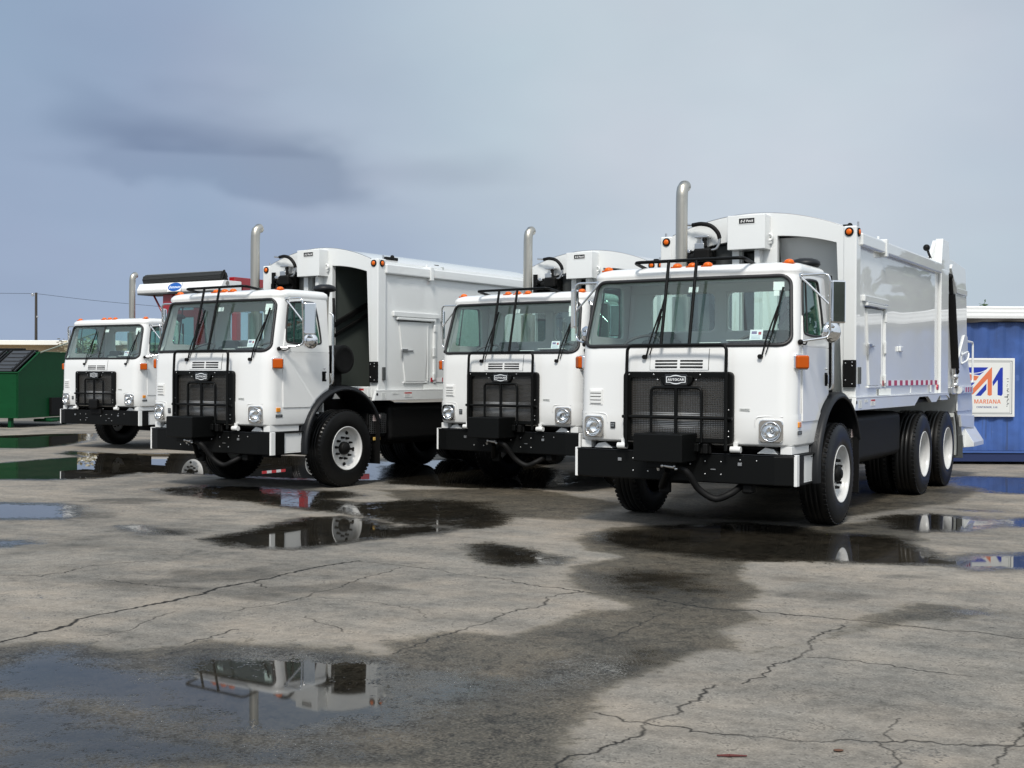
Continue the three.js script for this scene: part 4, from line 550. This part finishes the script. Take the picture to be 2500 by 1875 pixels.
  // tailgate
  both('rear_post', [bx(1.0, 1.135, 1.18, 2.97, -5.34, -4.86, 0.012), extX(shapeOf([[-4.86, 2.95], [-4.97, 3.385], [-5.34, 3.375], [-5.42, 3.10], [-5.40, 2.95]].reverse()), 1.03, 1.13, 0.006), extX(shapeOf([[-4.55, 3.03], [-4.93, 3.36], [-4.95, 3.03]].reverse()), 1.0, 1.04, 0.004)], M.body, (m, s, f) => { P(m, 'work_lamp', f([ball(1.03, 3.215, -4.42, 0.045), rod([1.03, 3.21, -4.44], [1.03, 3.10, -4.66], 0.016)]), M.blackMatt); P(m, 'pivot_plate', f([bx(0.96, 1.12, 2.98, 3.05, -5.3, -4.8, 0.01)]), M.body); });
  const tg = [[-5.36, 3.02], [-5.30, 3.17], [-6.62, 3.10], [-6.73, 2.60], [-6.80, 1.74], [-7.12, 1.38], [-7.24, 1.00], [-7.20, 0.72], [-6.50, 0.52], [-6.28, 0.80], [-6.10, 0.98], [-5.96, 1.28], [-5.93, 2.70], [-5.60, 2.88]];
  const tail = P(root, 'tailgate', [extX(shapeOf(tg.slice().reverse()), -1.115, 1.115, 0.008)], M.body);
  P(tail, 'tailgate_plate', [extX(rshape([[-6.0, 1.0], [-6.05, 1.76], [-6.50, 2.12], [-6.72, 2.10], [-6.76, 1.74], [-7.05, 1.36], [-7.15, 1.0]], 0.03), 1.115, 1.135, 0.005), extX(shapeOf([[-6.22, 0.78], [-7.19, 0.72], [-7.21, 0.92], [-6.15, 0.95]].reverse()), 1.115, 1.15, 0.006), extX(shapeOf([[-5.48, 3.02], [-5.92, 2.70], [-5.96, 2.74], [-5.56, 3.08]].reverse()), 1.10, 1.14, 0.004), bx(1.10, 1.13, 2.70, 2.78, -6.70, -5.95, 0.006)], M.body);
  P(tail, 'lamp_bracket', [bx(1.10, 1.17, 1.25, 1.37, -7.0, -5.95, 0.02), rod([1.17, 1.31, -5.90], [1.17, 1.31, -6.05], 0.05), tube([[1.13, 1.82, -6.25], [1.18, 1.86, -6.55], [1.18, 1.76, -6.48], [1.13, 1.69, -6.28]], 0.014, 14)], M.body);
  P(tail, 'lamp_tape', [decalX(0.07, 0.07, 1.1725, 1.315, -6.45), decalX(0.07, 0.07, 1.1725, 1.315, -6.63), decalX(0.07, 0.07, 1.1725, 1.315, -6.81)], M.redLens);
  P(tail, 'rear_step', [extX(shapeOf([[-6.30, 0.78], [-6.52, 0.46], [-7.28, 0.46], [-7.34, 0.53], [-7.10, 0.78]].reverse()), 1.08, 1.13, 0.004), ext(shapeOf([[1.10, 0.455], [1.26, 0.475], [1.26, 0.535], [1.12, 0.76], [1.10, 0.76]]), 0.80, 0.006).translate(0, 0, -7.36)], M.body);
  P(tail, 'grab_rail', [bent([[1.05, 1.40, -7.05], [1.10, 1.42, -7.32], [1.10, 2.03, -7.32], [1.05, 2.05, -6.76]], 0.016, 0.05)], M.body);
  P(tail, 'tail_light', [bx(1.03, 1.11, 0.80, 0.90, -7.27, -7.22, 0.01)], M.redLens);
  both('tailgate_cylinder', [rod([1.125, 2.66, -5.58], [1.125, 1.62, -5.88], 0.055), rod([1.125, 2.90, -5.46], [1.125, 2.60, -5.60], 0.032), ball(1.125, 2.90, -5.46, 0.045), ball(1.125, 1.58, -5.89, 0.055)], M.blackMatt); both('cylinder_recess', [extX(shapeOf([[-5.34, 2.9], [-5.97, 2.72], [-5.97, 1.30], [-5.34, 1.25]].reverse()), 1.03, 1.075, 0.004)], M.body);
  both('turnbuckle', [rod([1.12, 1.62, -5.78], [1.12, 1.34, -5.86], 0.03), ball(1.13, 1.50, -5.82, 0.05), ball(1.13, 1.38, -5.85, 0.05), bx(1.06, 1.14, 1.25, 1.36, -5.96, -5.60, 0.015)], M.zinc);
  both('rear_mud_flap', [bx(0.72, 1.19, 0.33, 0.66, -6.12, -6.10, 0.004)], M.dash);
  const fend = (r) => Array.from({ length: 9 }, (_, i) => { const a = lerp(138, 192, i / 8) * Math.PI / 180; return [-5.18 + r * Math.cos(a), 0.52 + r * Math.sin(a)]; });
  both('rear_fender', [extX(shapeOf([...fend(0.70), ...fend(0.62).reverse()]), 0.98, 1.15, 0.004)], M.innerFender, (m, s, f) => P(m, 'fender_edge', f([tube(fend(0.705).map(([z, y]) => [1.15, y, z]), 0.014, 30, 6)]), M.blackMatt));
  // under the body on the left: perforated step box, tanks
  const pb = []; for (let i = 0; i < 11; i++) pb.push(new THREE.BoxGeometry(0.006, 0.010, 0.34).translate(1.10, 0.69 + i * 0.0255, -0.69)); for (let i = 0; i < 9; i++) pb.push(new THREE.BoxGeometry(0.006, 0.265, 0.012).translate(1.10, 0.818, -0.52 - i * 0.0425));
  const st = P(root, 'battery_box', [bx(0.55, 1.08, 0.64, 0.97, -0.88, -0.50, 0.02)], M.blackMatt); P(st, 'perforated_step', pb, M.zinc).userData.kind = 'stuff';
  P(st, 'notice_decal', decalX(0.15, 0.085, 1.106, 0.90, -0.66), PRINT.warning2); P(st, 'tag', [bx(1.08, 1.10, 0.59, 0.635, -0.75, -0.61, 0.006)], M.amberTag);
  P(root, 'side_tank', [bx(0.50, 1.05, 0.55, 1.08, -3.0, -1.0, 0.08), rod([0.8, 0.72, -3.05], [0.8, 0.72, -1.0], 0.22, 0.22, 24)], M.blackMatt); P(root, 'side_tank', [bx(-1.05, -0.50, 0.55, 1.08, -3.0, -0.8, 0.08)], M.blackMatt);
}
M.innerFender = std(0.33, 0.34, 0.32, 0.6); M.amberTag = std(0.55, 0.36, 0.10, 0.5); PRINT.warning2 = printed(96, 64, (x, w, h) => { x.fillStyle = '#c9bdbb'; x.fillRect(0, 0, w, h); x.fillStyle = '#8d6f6f'; for (let i = 0; i < 5; i++) x.fillRect(12, 12 + i * 9, 72, 4); });
PRINT.tapeSide = printed(1024, 32, (x, w, h) => { for (let i = 0; i < 22; i++) { x.fillStyle = i % 2 ? '#f1efef' : '#b3162c'; x.fillRect(i * w / 22, 0, w / 22 + 1, h); } }, { clearcoat: 0.6 });

const POSE = { a: [[2.329, 0, -12.738], -0.544], b: [[-3.148, 0, -16.654], -0.606], c: [[0.700, 0, -16.809], -0.611], d: [[-7.447, 0, -24.872], -0.542] };
const truckA = thing('garbage_truck', 'white garbage truck nearest the camera, parked in front of the blue container', 'garbage truck', ...POSE.a, 'white garbage trucks parked in a row');
buildCab(truckA, { guard: true }); buildChassis(truckA, [-3.73, -5.16], -5.4); buildPacker(truckA);
for (const [pose, label] of [[POSE.b, 'white garbage truck with open dark hopper and left door in full view, behind the puddle'], [POSE.c, 'middle white garbage truck squeezed behind, its right half hidden by the nearest truck']]) {
  const t = truckA.clone(); t.name = numbered('garbage_truck'); t.position.set(...pose[0]); t.rotation.y = pose[1]; t.userData = { ...truckA.userData, label }; scene.add(t);
}
P(truckA, 'packer_blade', sheet(12, 12, (u, v) => [lerp(0.226, 0.954, u), lerp(1.26, 3.02, v), lerp(-1.55, -0.80, v) + 0.01 * Math.sin(u * 3)]), M.body);

// the roll-off truck at the far left, with a tarp gantry over its red hoist
{
  const t = thing('hoist_truck', 'white cab truck beside the green dumpster with red hoist and rolled black tarp above', 'truck', ...POSE.d);
  buildCab(t, { split: true }); buildChassis(t, [-3.73, -5.16], -6.2);
  P(t, 'mast', [bx(-0.60, -0.32, 0.9, 3.22, -1.08, -0.84, 0.01), bx(0.32, 0.60, 0.9, 3.22, -1.08, -0.84, 0.01), bx(-0.4, 0.6, 2.7, 2.85, -1.06, -0.86, 0.01)], M.red);
  P(t, 'mast_brace', [rod([-0.99, 3.19, -0.95], [-0.60, 2.64, -0.95], 0.022), rod([0.99, 3.19, -0.95], [0.60, 2.64, -0.95], 0.022)], M.red);
  const hs = P(t, 'tarp_housing', [extX(rshape([[-1.30, 3.22], [-0.72, 3.22], [-0.70, 3.30], [-0.78, 3.44], [-1.30, 3.44]].reverse(), 0.03), -1.25, 1.25, 0.006)], M.white);
  P(hs, 'housing_lip', [bx(-1.24, 1.24, 3.195, 3.225, -1.28, -0.71, 0.006)], M.dash);
  P(hs, 'logo_plate', new THREE.BoxGeometry(0.40, 0.20, 0.008).rotateX(-0.30).translate(-0.10, 3.335, -0.712), PRINT.oval);
  const roll = [rod([-1.20, 3.53, -0.92], [1.12, 3.53, -0.92], 0.105, 0.105, 24)]; for (let i = 0; i < 9; i++) { const a = i / 9 * 6.28; roll.push(rod([-1.20, 3.53 + 0.1 * Math.sin(a), -0.92 + 0.1 * Math.cos(a)], [1.12, 3.53 + 0.1 * Math.sin(a + 0.3), -0.92 + 0.1 * Math.cos(a + 0.3)], 0.014)); }
  const tr = P(t, 'tarp_roll', roll, std(0.018, 0.02, 0.02, 0.85, 0, { bumpMap: fine, bumpScale: 0.004 }));
  P(tr, 'roll_bracket', [rod([-1.18, 3.60, -0.92], [-1.12, 3.44, -0.92], 0.02), rod([-1.24, 3.60, -0.92], [-1.14, 3.64, -0.92], 0.016), rod([1.12, 3.66, -0.92], [1.22, 3.42, -0.92], 0.022), rod([1.14, 3.64, -0.92], [1.16, 3.42, -0.80], 0.018), ball(1.18, 3.43, -0.88, 0.05)], M.blackMatt);
  P(tr, 'roll_cover', [rod([-1.15, 3.645, -0.92], [1.13, 3.645, -0.92], 0.012)], M.zinc);
  P(tr, 'tarp_motor', [rod([1.12, 3.40, -0.88], [1.26, 3.38, -0.88], 0.05), box(0.08, 0.08, 0.08, 1.2, 3.33, -0.86)], M.zinc);
  P(t, 'tarp_arm', [bx(0.97, 1.12, 3.36, 3.54, -3.6, -1.22, 0.01), bx(0.99, 1.10, 3.14, 3.36, -1.9, -1.5, 0.008)], M.red); P(t, 'tarp_arm', [bx(-1.12, -0.97, 3.36, 3.54, -3.6, -1.22, 0.01)], M.red);
  P(t, 'hoist_frame', [bx(-0.55, -0.40, 1.0, 1.2, -6.6, -0.8, 0.01), bx(0.40, 0.55, 1.0, 1.2, -6.6, -0.8, 0.01), bx(-0.5, 0.5, 1.02, 1.16, -1.2, -1.0), bx(-0.5, 0.5, 1.02, 1.16, -3.6, -3.4), bx(0.97, 1.12, 1.2, 3.4, -3.6, -3.45, 0.01), bx(-1.12, -0.97, 1.2, 3.4, -3.6, -3.45, 0.01), bx(-1.12, 1.12, 1.1, 1.22, -3.6, -3.45, 0.01)], M.red);
  const tb = P(t, 'tool_box', [bx(0.55, 1.12, 0.55, 1.02, -3.05, -0.95, 0.02)], M.blackMatt); P(tb, 'reflective_tape', new THREE.BoxGeometry(0.006, 0.06, 0.75).translate(1.124, 0.64, -2.45), PRINT.tape2);
  P(t, 'side_reflector', [bx(1.115, 1.135, 1.58, 1.68, 0.60, 0.66, 0.006)], M.redLens);
  P(t, 'hydraulic_tank', [bx(-1.1, -0.5, 0.7, 1.5, -1.5, -0.6, 0.04)], M.white);
}

// ---------------------------------------------------------------- right: blue container
{
  const x0 = 4.9, x1 = 17.1, zf = -20.6, h = 2.46, d = 2.44, t = thing('shipping_container', 'blue corrugated shipping container with a white company sign, behind the nearest truck', 'container', [(x0 + x1) / 2, 0, zf - d / 2]);
  const paint = dataTex(512, (u, v) => { const run = tn(u, v * 0.06 + 0.3, 48, 3), n = tn(u, v, 5, 5), f = 0.8 + 0.5 * (n - 0.5), s = ss(0.60, 0.72, run) * ss(0.35, 0.6, tn(u, v, 8, 3)) , w = ss(0.70, 0.82, tn(u + 0.4, v, 14, 4)), c = [0.29 * f, 0.44 * f, 0.74 * f].map((q, i) => lerp(q, [0.20, 0.25, 0.36][i], s * 0.5)); return c.map((q, i) => lerp(q, [0.38, 0.48, 0.70][i], w * 0.45)); }, true);
  const bm = std(1, 1, 1, 0.5, 0, { map: paint }), dk = std(0.010, 0.022, 0.085, 0.55), L = x1 - x0, hx = L / 2, hz = d / 2;
  const corr = (flip) => { const pts = [], p = 0.278; for (let x = -hx + 0.1; x < hx - 0.12; x += p) pts.push([x, 0], [x + 0.07, 0], [x + 0.139, -0.030], [x + 0.209, -0.030]); pts.push([hx - 0.1, 0]); const g = sheet(pts.length - 1, 1, (u, v) => { const q = pts[Math.round(u * (pts.length - 1))]; return [q[0], lerp(0.24, h - 0.02, v), q[1] * 1]; }).toNonIndexed(), uv = g.attributes.uv, po = g.attributes.position; for (let i = 0; i < uv.count; i++) uv.setXY(i, po.getX(i) / 2.6, po.getY(i) / 2.6); g.computeVertexNormals(); return flip ? g.rotateY(Math.PI).translate(0, 0, -hz + 0.03) : g.translate(0, 0, hz - 0.012); };
  P(t, 'side_wall', corr(false), bm); P(t, 'side_wall', corr(true), bm);
  P(t, 'end_wall', [bx(-hx, -hx + 0.05, 0.2, h, -hz + 0.05, hz - 0.06)], bm); P(t, 'end_wall', [bx(hx - 0.05, hx, 0.2, h, -hz + 0.05, hz - 0.06)], bm);
  P(t, 'bottom_rail', [bx(-hx, hx, 0.05, 0.20, hz - 0.07, hz - 0.02, 0.006), bx(-hx, hx, 0.05, 0.2, -hz, -hz + 0.06, 0.006)], dk); P(t, 'rail_edge', [bx(-hx, hx, 0.20, 0.235, hz - 0.04, hz + 0.004, 0.004)], bm);
  for (const sx of [-1, 1]) for (const sz of [-1, 1]) P(t, 'corner_post', box(0.14, h - 0.02, 0.12, sx * (hx - 0.06), h / 2 + 0.01, sz * (hz - 0.055), 0.01), bm);
  P(t, 'skid', [bx(-hx + 0.5, -hx + 0.7, 0, 0.05, -hz, hz - 0.1), bx(hx - 0.7, hx - 0.5, 0, 0.05, -hz, hz - 0.1), bx(-0.1, 0.1, 0, 0.05, -hz, hz - 0.1)], dk);
  const roof = sheet(240, 30, (u, v) => { const x = lerp(-hx - 0.05, hx + 0.05, u), k = v * 30, y = k < 22 ? 2.71 + 0.006 * Math.sin(x * 22) : 2.71 - (k - 22) / 8 * 0.215, z = k < 22 ? lerp(-hz - 0.05, hz + 0.055, k / 22) : hz + 0.055 + 0.012 * Math.sin((k - 22) / 8 * 18.8); return [x, y + (k < 22 ? 0 : 0.008 * (fbm(x * 3, k, 2) - 0.5)), z]; });
  P(t, 'roof_cover', [roof, bx(-hx - 0.04, hx + 0.04, 2.50, 2.70, -hz - 0.04, hz + 0.035, 0.01)], std(0.80, 0.81, 0.80, 0.5));
  P(t, 'torn_edge', sheet(300, 3, (u, v) => { const x = lerp(-hx - 0.04, hx + 0.04, u); return [x, 2.505 - v * (0.03 + 0.075 * fbm(x * 2.2, 4, 4)) , hz + 0.062 + 0.012 * Math.sin(x * 9 + v * 2) * (0.4 + v)]; }), std(0.045, 0.04, 0.035, 0.9));
  const sg = P(t, 'company_sign', new THREE.BoxGeometry(1.16, 1.0, 0.03).translate(8.015 - (x0 + x1) / 2, 1.324, hz + 0.022), std(0.80, 0.80, 0.78, 0.5));
  const S = 512, sign = printed(S * 1.16, S, (x, w, h2) => { // sign face: frame, emblem and two lines of lettering
    x.fillStyle = '#d9dad6'; x.fillRect(0, 0, w, h2); x.strokeStyle = '#3c4148'; x.lineWidth = 5; x.strokeRect(18, 18, w - 36, h2 - 36); x.lineWidth = 2; x.strokeRect(34, 30, w - 68, h2 - 60);
    const q = (zx, zy) => [w - (676 - zx) * 1.046, (zy - 604) * 1.046], poly = (c, pts) => { x.fillStyle = c; x.beginPath(); pts.forEach((p, i) => (i ? x.lineTo(...q(...p)) : x.moveTo(...q(...p)))); x.closePath(); x.fill(); };
    const B = '#16309c', O = '#d4714a';
    poly(B, [[200, 676], [455, 676], [432, 702], [380, 745], [320, 735], [270, 708]]); poly(O, [[200, 690], [262, 716], [318, 744], [376, 754], [350, 790], [300, 790], [230, 760], [200, 735]]);
    poly(B, [[200, 760], [250, 790], [300, 805], [340, 808], [300, 850], [250, 850], [200, 830]]);
    poly(O, [[270, 922], [470, 690], [487, 672], [487, 915], [470, 922], [450, 915], [450, 775], [330, 905], [300, 922]]); poly(B, [[345, 922], [440, 815], [440, 868], [392, 922]]);
    poly(B, [[492, 800], [560, 680], [580, 676], [580, 905], [568, 922], [536, 915], [536, 785], [496, 838]]);
    x.strokeStyle = '#e9e9e6'; x.lineWidth = 6; x.beginPath(); x.moveTo(...q(200, 690)); x.quadraticCurveTo(...q(330, 765), ...q(450, 692)); x.stroke();
    canvasText(x, 'MARIANA', ...q(448, 972), 52, 'bold', O, 'sans-serif', 262); canvasText(x, 'CONTAINER, Ltd.', ...q(448, 1020), 24, 'bold', '#26366e', 'sans-serif', 258);
    x.fillStyle = '#22262c'; for (let i = 0; i < 26; i++) { const y = 110 + i * 13; if (hsh(i, 5) > 0.25) x.fillRect(w - 62 + (hsh(i, 2) - 0.5) * 10, y, 6 + 12 * hsh(i, 3), 5 + 4 * hsh(i, 4)); } x.fillRect(w - 84, 338, 30, 8); });
  P(sg, 'sign_face', new THREE.BoxGeometry(1.13, 0.97, 0.004).translate(8.015 - (x0 + x1) / 2, 1.324, hz + 0.0395), sign);
}
{ // a weed that has rooted on the container roof
  const t = thing('roof_weed', 'small green weed sprouting on the white roof of the blue container', 'plant', [8.14, 2.70, -20.75]), lv = [], st = []; seed = 31;
  for (let i = 0; i < 16; i++) { const a = rnd() * 6.28, l = 0.05 + rnd() * 0.07, h = 0.01 + rnd() * 0.05; lv.push(new THREE.SphereGeometry(1, 6, 4).scale(l * 0.5, 0.004, l * 0.18).rotateZ(0.3).translate(l * 0.5, h, 0).rotateY(a)); }
  for (let i = 0; i < 5; i++) lv.push(new THREE.SphereGeometry(1, 6, 4).scale(0.018, 0.004, 0.010).rotateZ(0.5).rotateY(i * 1.3).translate(0.012, 0.10 + i * 0.008, 0));
  st.push(tube([[0, 0, 0], [0.005, 0.06, 0], [0.015, 0.14, 0]], 0.004, 8, 5)); P(t, 'leaves', lv, std(0.05, 0.11, 0.03, 0.7)); P(t, 'stem', st, std(0.10, 0.12, 0.05, 0.8));
}

// ---------------------------------------------------------------- left: dumpster, low building, pole
{
  const yaw = -0.20, t = thing('dumpster', 'large green steel dumpster with ribbed black lids at the left edge', 'dumpster', [-13.39, 0, -32.6], yaw); // its near right-hand corner stands over the origin, x runs away from the sloped front
  // local axes: z forwards (towards the camera), x to the right of the photograph
  const Wd = 3.0, D = 2.9, green = std(0.003, 0.058, 0.018, 0.5, 0, { specularIntensity: 0.35, map: grime }), greenD = std(0.006, 0.040, 0.018, 0.5, 0, { map: grime });
  const prof = [[0, 0.30], [0, 1.50], [-1.0, 2.08], [-D, 2.08], [-D, 0.30]];
  const skin = (x0, x1) => extX(shapeOf(prof.slice().reverse()), x0, x1, 0.004);
  P(t, 'front_wall', [bx(-Wd, 0, 0.30, 1.50, -0.06, 0.0, 0.008)], green); P(t, 'side_wall', skin(-0.05, 0.004), green); P(t, 'side_wall', skin(-Wd, -Wd + 0.05), green);
  P(t, 'back_wall', [bx(-Wd, 0, 0.3, 2.08, -D, -D + 0.05, 0.006)], green); P(t, 'floor', [bx(-Wd, 0, 0.28, 0.32, -D, 0, 0.006)], green); P(t, 'top_plate', [bx(-Wd, 0.0, 2.04, 2.085, -D, -1.02, 0.006)], green);
  P(t, 'rim', [rod([0.0, 1.50, 0.0], [0.0, 2.08, -1.0], 0.022), rod([0.0, 2.08, -1.0], [0.0, 2.08, -D], 0.016), rod([-Wd, 1.50, 0.005], [0, 1.50, 0.005], 0.022), rod([0, 1.50, 0.004], [0, 0.30, 0.004], 0.014)], green);
  P(t, 'base_rail', [bx(-Wd, 0.01, 0.265, 0.30, -0.05, 0.02, 0.006), bx(-0.03, 0.012, 0.26, 0.30, -D, 0.0, 0.006)], green);
  for (const [x, z] of [[-0.30, -0.12], [-0.30, -D + 0.2], [-Wd + 0.3, -0.12], [-Wd + 0.3, -D + 0.2]]) P(t, 'skid_leg', [bx(x - 0.05, x + 0.05, 0, 0.28, z - 0.06, z + 0.06, 0.006)], green);
  P(t, 'fork_pocket', [bx(0.004, 0.09, 0.30, 0.80, -D + 0.1, -1.45, 0.01)], M.chassis); P(t, 'ground_rail', [bx(-0.06, 0.04, 0.12, 0.24, -D, -1.3, 0.02), bx(-0.4, 0.2, 0.12, 0.2, -1.6, -1.3, 0.03)], green);
  const sl = Math.atan2(0.58, 1.0), lenS = Math.hypot(0.58, 1.0), lid = (xc, w) => { const g = [new THREE.BoxGeometry(w, 0.03, lenS - 0.04)], ribs = []; for (let i = 0; i < 5; i++) g.push(box(w * 0.62, 0.03, 0.075, 0, 0.024, -lenS / 2 + 0.16 + i * 0.21, 0.008)); for (const s of [-1, 1]) ribs.push(box(0.06, 0.06, lenS - 0.02, s * w * 0.42, 0.025, 0, 0.015)); const put = (a) => merge(a).rotateX(sl).translate(xc, 1.82, -0.485); const m = P(t, 'lid', put(g), std(0.035, 0.038, 0.042, 0.45)); P(m, 'lid_ribs', put(ribs), M.blackMatt); };
  lid(-0.50, 0.80); lid(-1.38, 0.80); lid(-2.26, 0.80);
  P(t, 'lid_bar', [rod([-Wd, 2.15, -1.08], [-0.1, 2.11, -1.08], 0.03), bx(-1.8, -0.6, 2.09, 2.19, -1.28, -1.04, 0.02)], M.blackMatt);
  P(t, 'lid_prop', [rod([0.0, 2.06, -1.0], [0.50, 2.66, -3.0], 0.022), rod([0.36, 2.0, -2.6], [0.36, 2.5, -2.6], 0.02)], std(0.20, 0.22, 0.18, 0.6));
}
{
  const t = thing('low_building', 'long low tan building with a white roof edge behind the green dumpster', 'building', [-36, 0, -66]);
  const tan = std(0.42, 0.34, 0.23, 0.85, 0, { map: grime });
  P(t, 'wall', [bx(-25, 17, 0, 3.05, -8, 0, 0.02)], tan); P(t, 'roof_edge', [bx(-25.4, 14.6, 3.02, 3.28, -8.3, 0.45, 0.03)], std(0.78, 0.77, 0.72, 0.6)); P(t, 'roof', [bx(-25.2, 17.2, 3.05, 3.18, -8.2, 0.2, 0.03)], std(0.45, 0.43, 0.40, 0.8));
  P(t, 'awning', [bx(5.5, 10.5, 2.35, 2.55, 0, 1.6, 0.02)], tan); P(t, 'window_band', [bx(11.8, 16.6, 1.9, 2.35, -0.05, 0.04, 0.01)], M.dash); P(t, 'porch_post', [bx(12.9, 13.1, 0, 3.0, 0.6, 0.8, 0.01)], M.white);
}
{ // spoil heap beside the roof edge, a pale bushy mass
  const t = thing('dry_bush', 'pale dry bush rising just left of the hoist truck cab, beyond the dumpster', 'bush', [-22.4, 0, -62]); seed = 5; const tw = [], lf = [];
  for (let i = 0; i < 60; i++) { const a = rnd() * 6.28, r = rnd() * 1.0, y = 2.2 + rnd() * 1.0; tw.push(rod([r * 0.2 * Math.cos(a), 0.2, r * 0.2 * Math.sin(a)], [r * Math.cos(a), y, r * Math.sin(a) * 0.8], 0.02, 0.008, 4)); for (let k = 0; k < 14; k++) lf.push(new THREE.PlaneGeometry(0.14, 0.07).rotateX(rnd() * 3).rotateY(rnd() * 6).translate(r * Math.cos(a) + (rnd() - 0.5) * 0.4, y + (rnd() - 0.7) * 0.6, r * Math.sin(a) * 0.8 + (rnd() - 0.5) * 0.4)); }
  P(t, 'twigs', tw, std(0.22, 0.17, 0.10, 0.9)); P(t, 'leaves', lf, std(0.42, 0.37, 0.25, 0.9));
}
{
  const t = thing('utility_pole', 'dark utility pole standing behind the low tan building', 'pole', [-29.69, 0, -75]);
  P(t, 'pole', [new THREE.CylinderGeometry(0.075, 0.10, 6.5, 14).translate(0, 3.25, 0)], std(0.035, 0.03, 0.026, 0.85)); P(t, 'insulator', [box(0.14, 0.16, 0.16, -0.22, 6.36, 0, 0.03), rod([-0.22, 6.40, 0], [0, 6.40, 0], 0.025), box(0.1, 0.1, 0.1, 0.10, 5.0, 0.05, 0.02)], M.zinc);
  tag(P(scene, 'power_cable', tube([[-42, 6.75, -75], [-36, 6.5, -75], [-29.69, 6.44, -75]], 0.011, 24, 5), M.blackMatt), 'thin dark overhead cable running left from the utility pole', 'cable');
  tag(P(scene, 'power_cable', tube([[-29.69, 6.44, -75], [-26, 6.05, -76], [-18, 5.6, -80], [-8, 5.7, -86]], 0.011, 30, 5), M.blackMatt), 'thin dark overhead cable running right from the utility pole behind the exhaust', 'cable');
}
// ---------------------------------------------------------------- right of the frame: trees that the glossy body side mirrors
{
  seed = 77; const leafMat = std(0.055, 0.080, 0.036, 0.7), bark = std(0.10, 0.08, 0.06, 0.9);
  const tree = thing('broadleaf_tree', 'dark green tree standing first in the row past the blue container', 'tree', [19.5, 0, -30], 0, 'trees round the yard'), lf = [], g0 = new THREE.PlaneGeometry(0.26, 0.16), q = new THREE.Quaternion(), e = new THREE.Euler();
  for (let c = 0; c < 26; c++) { const a = rnd() * 6.28, r = Math.sqrt(rnd()) * 2.3, y = 2.0 + rnd() * 2.6 * (1 - r / 4), cr = 0.5 + rnd() * 0.5; for (let k = 0; k < 90; k++) { const u = V(rnd() - 0.5, rnd() - 0.5, rnd() - 0.5).normalize().multiplyScalar(cr * Math.cbrt(rnd())); lf.push(g0.clone().applyQuaternion(q.setFromEuler(e.set(rnd() * 6, rnd() * 6, rnd() * 6))).translate(r * Math.cos(a) + u.x, y + u.y * 0.8, r * Math.sin(a) + u.z)); } }
  P(tree, 'crown', lf, leafMat); P(tree, 'trunk', [rod([0, 0, 0], [0.1, 2.4, 0], 0.2, 0.11), rod([0.1, 2.2, 0], [1.2, 3.5, 0.3], 0.09, 0.03), rod([0.1, 2.1, 0], [-1.1, 3.4, -0.3], 0.09, 0.03), rod([0.1, 2.4, 0], [0.1, 4.2, 0.6], 0.09, 0.03)], bark);
  for (const [x, z, s, say] of [[24, -31, 1.15, 'second dark green tree in the row past the end of the blue container'], [28.5, -30, 1.0, 'smallest dark green tree, third in the row past the blue container'], [33, -33, 1.3, 'tallest dark green tree, fourth in the row past the blue container'], [38, -30, 1.1, 'dark green tree ending the row past the blue container'], [17, 15, 1.3, 'lowest of the dark green trees across the yard from the truck fronts'], [21, 20, 1.5, 'tallest dark green tree across the yard from the truck fronts'], [15, 22, 1.4, 'farthest dark green tree across the yard, facing the truck fronts'], [25, 14, 1.4, 'rightmost dark green tree across the yard from the truck fronts']]) { const c = tree.clone(); tree.scale.setScalar(1); c.name = numbered('broadleaf_tree'); c.position.set(x, 0, z); c.rotation.y = x; c.scale.setScalar(s); c.userData = { ...tree.userData, label: say }; scene.add(c); }
  tree.scale.setScalar(1.12);
}
// ---------------------------------------------------------------- litter on the concrete
tag(P(scene, 'stick', [rod([0.812, 0.006, -4.72], [0.86, 0.008, -4.714], 0.0035, 0.006, 8), rod([0.86, 0.008, -4.714], [0.93, 0.006, -4.716], 0.006, 0.003, 8)], std(0.10, 0.022, 0.02, 0.8)), 'small dark red stick lying on the concrete at the bottom right', 'stick');
tag(P(scene, 'dry_leaf', new THREE.SphereGeometry(1, 10, 6).scale(0.022, 0.004, 0.012).translate(1.311, 0.006, -4.794), std(0.10, 0.045, 0.025, 0.8)), 'tiny brown dry leaf lying to the right of the red stick', 'leaf');

renderer.render(scene, camera);
